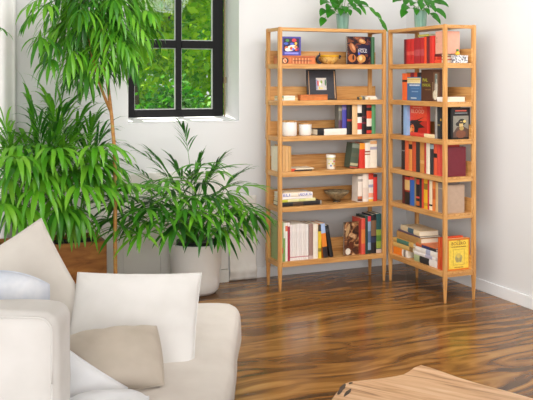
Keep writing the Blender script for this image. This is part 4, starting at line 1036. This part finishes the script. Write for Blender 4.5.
# pillows
pillow('large cream pillow standing corner-up at the back of the sofa', at_depth(15, 309, 3.42), cdir(.86, .50, .28), cdir(-.50, .82, .25), .52, .54, .16, fab_cream, 1)
pillow('small white pillow with blue-grey print between cream pillow and box cushion', at_depth(4, 321, 2.86), cdir(.97, -.20, .15), cdir(.20, .94, .25), .24, .28, .13, fab_pattern, 4, -.16)
pillow('large white rectangular pillow leaning in the middle of the sofa', at_depth(133, 328, 3.34), cdir(.99, .0, -.02), cdir(0.03, .72, .60), .51, .475, .15, fab_white, 2, .035, .006)
pillow('beige pillow lying in front of the large white pillow', at_depth(111, 361, 3.0), cdir(.97, .06, .22), cdir(-.05, .64, .74), .345, .235, .18, fab_beige, 6, -.04, .007)
pillow('bright white pillow between box cushion and beige pillow', at_depth(62, 402, 2.83), cdir(.76, -.58, .15), cdir(.58, .76, .3), .32, .30, .12, fab_bright, 8, .04)
pillow('bright white pillow lying flat at bottom edge of the photo', at_depth(106, 420, 2.64), cdir(.98, .0, .2), cdir(-.2, .12, .97), .28, .26, .15, fab_bright, 9, .05)

# ------------------------------------------------------------------ live-edge coffee table
TZ = .42
out = [on_z(px, py, TZ) for px, py in ((329, 402), (336, 392), (343, 384), (348, 381.6), (362, 380), (378, 378.4), (392, 376.4), (403, 374.2), (409, 371), (414, 367.2), (421, 364.6), (430, 367), (443, 371.5), (460, 377.5), (480, 383.5), (505, 390), (533, 398), (548, 403))]
far = out[:]
tail = [cf(.92, 2.55, TZ), cf(.86, 2.30, TZ), cf(.72, 2.12, TZ), cf(.45, 2.08, TZ), cf(.24, 2.20, TZ), cf(.15, 2.45, TZ), cf(.17, 2.68, TZ)]
loop = far + tail
ctr = sum(loop, Vector()) / len(loop)
t = thing('coffee_table', 'live-edge wooden coffee table at the bottom right', 'coffee table', (ctr.x, ctr.y, 0), R(-YAW - 32))
Rz = Matrix.Rotation(R(YAW + 32), 4, 'Z')
loc = [Rz @ Vector((p.x - ctr.x, p.y - ctr.y, 0)) for p in loop]
bm = bmesh.new(); rings = []
for k, (sc, z) in enumerate([(.985, TZ), (1.0, TZ - .006), (1.012, TZ - .025), (1.0, TZ - .05), (.96, TZ - .062)]):
    rings.append([bm.verts.new((p.x * sc + .006 * noise.noise(p * 14 + Vector((0, 0, k * .9))) * (k > 0), p.y * sc + .006 * noise.noise(p * 11 + Vector((5, 0, k * .9))) * (k > 0), z)) for p in loc])
m_ = len(loc)
f = bm.faces.new(rings[0]); f.material_index = 0
f = bm.faces.new(rings[-1][::-1]); f.material_index = 0
for A, B in zip(rings, rings[1:]):
    for i in range(m_):
        f = bm.faces.new((A[i], B[i], B[(i + 1) % m_], A[(i + 1) % m_])); f.material_index = 1
bmesh.ops.recalc_face_normals(bm, faces=bm.faces)
obj('tabletop', bm, [table_m, bark_m], t)
# bark gashes on the left end of the slab
bm = bmesh.new()
for px, py, px2, py2, w0 in ((338, 395, 345, 384, .010), (344, 397, 351, 389, .007), (349, 384.5, 352, 382.5, .006)):
    a, b = on_z(px, py, TZ), on_z(px2, py2, TZ); d = (b - a); sd_ = Vector((-d.y, d.x, 0)).normalized()
    top_ = []
    for k in range(9):
        s_ = k / 8; p = a.lerp(b, s_); wv = w0 * math.sin(math.pi * (.08 + .84 * s_)) * (1 + .5 * noise.noise(p * 60)); top_.append((p + sd_ * wv, p - sd_ * wv))
    lo = [[bm.verts.new(Rz @ Vector((x.x - ctr.x, x.y - ctr.y, 0)) + Vector((0, 0, TZ + .0012))) for x in pr] for pr in top_]
    for A, B in zip(lo, lo[1:]): bm.faces.new((A[0], B[0], B[1], A[1]))
bmesh.ops.recalc_face_normals(bm, faces=bm.faces)
obj('bark_inclusion', bm, plain('4a382a', .8, .4, 60), t)
for X, Z in ((.34, 2.75), (.75, 2.72), (.38, 2.3), (.70, 2.3)):
    p = cf(X, Z, 0); p = Rz @ Vector((p.x - ctr.x, p.y - ctr.y, 0))
    bm = bmesh.new(); lathe(bm, [(.016, 0), (.018, .01), (.026, TZ - .064)], 14, cx=p.x, cy=p.y); obj('leg', bm, plain('3a2c20', .5), t)

# ------------------------------------------------------------------ garden beyond the window
struct('ground', bx(-30, 60, WV + WT + .02, 80, -.5, -.3), ramp_noise('lawn', ['3f7a22', '5c9a2e', '7ab53e'], (1, 1, 1), 4, 5, 0, .9))
def tree(label, u, v, h, r, nleaf, ls, mat, seed, trunk_r=.12, z0=.6, name='tree', cat='tree', grp='trees in the garden'):
    rg = random.Random(seed)
    t = thing(name, label, cat, (u, v, -.3), 0, grp)
    bm = bmesh.new(); tube(bm, [(0, 0, 0), (.05, .02, h * .3), (-.04, .05, h * .6), (.02, 0, h * .85)], trunk_r, trunk_r * .4, 10)
    for k in range(6):
        a = rg.uniform(0, 6.28); z = h * rg.uniform(.3, .7); e = Vector((math.cos(a) * r * .7, math.sin(a) * r * .7, z + h * .18))
        tube(bm, bez((0, 0, z), (e.x * .5, e.y * .5, z + h * .05), e, 5), trunk_r * .4, trunk_r * .12, 6)
    obj('trunk', bm, plain('4f3f30', .9, .3, 20), t)
    bm = bmesh.new()
    clumps = []
    for k in range(46):
        a = rg.uniform(0, 6.28); rr = r * math.sqrt(rg.random()); z = rg.uniform(z0, h)
        prof = math.sin(math.pi * min(1, .18 + .8 * (z - z0) / (h - z0)))
        clumps.append((Vector((math.cos(a) * rr * prof, math.sin(a) * rr * prof, z)), r * rg.uniform(.18, .34)))
    for k in range(nleaf):
        c, cr = clumps[rg.randrange(len(clumps))]
        p = c + Vector((rg.gauss(0, .5), rg.gauss(0, .5), rg.gauss(0, .42))) * cr
        d = Vector((rg.uniform(-1, 1), rg.uniform(-1, 1), rg.uniform(-1, .3))).normalized()
        n_ = Vector((rg.uniform(-1, 1), rg.uniform(-1, 1), rg.uniform(0, 1))); sd_ = d.cross(n_).normalized()
        L = ls * rg.uniform(.6, 1.3)
        vs_ = [bm.verts.new(p), bm.verts.new(p + d * L * .45 + sd_ * L * .28), bm.verts.new(p + d * L), bm.verts.new(p + d * L * .45 - sd_ * L * .28)]
        bm.faces.new(vs_)
    o = obj('foliage', bm, mat, t); o['kind'] = 'stuff'
tree('light yellow-green tree seen through the left panes', 2.7, 11.0, 6.0, 1.5, 12000, .14, leaf_tree, 1, z0=1.3)
tree('light green tree seen through the upper right pane', 5.6, 13.0, 6.5, 1.6, 8000, .15, leaf_tree, 2, z0=1.3)
tree('deep green tree farther off, right of the light ones', 8.6, 19.5, 7.5, 2.6, 9000, .21, leaf_tree2, 3)
tree('deep green tree farther off, behind the left panes', 3.6, 17.0, 8.5, 2.5, 16000, .2, leaf_tree2, 4)
tree('tallest yellow-green tree in the far background', 8.5, 27.0, 9, 4.2, 9000, .34, leaf_tree, 7)
tree('low deep green bush below the lower left pane', 2.6, 8.7, 1.55, .85, 8000, .09, leaf_tree2, 5, .05, .1, 'bush', 'bush', 'bushes in the garden')
tree('low bright green bush below the lower right pane', 4.5, 10.6, 1.6, .95, 8000, .1, leaf_tree, 6, .05, .1, 'bush', 'bush', 'bushes in the garden')
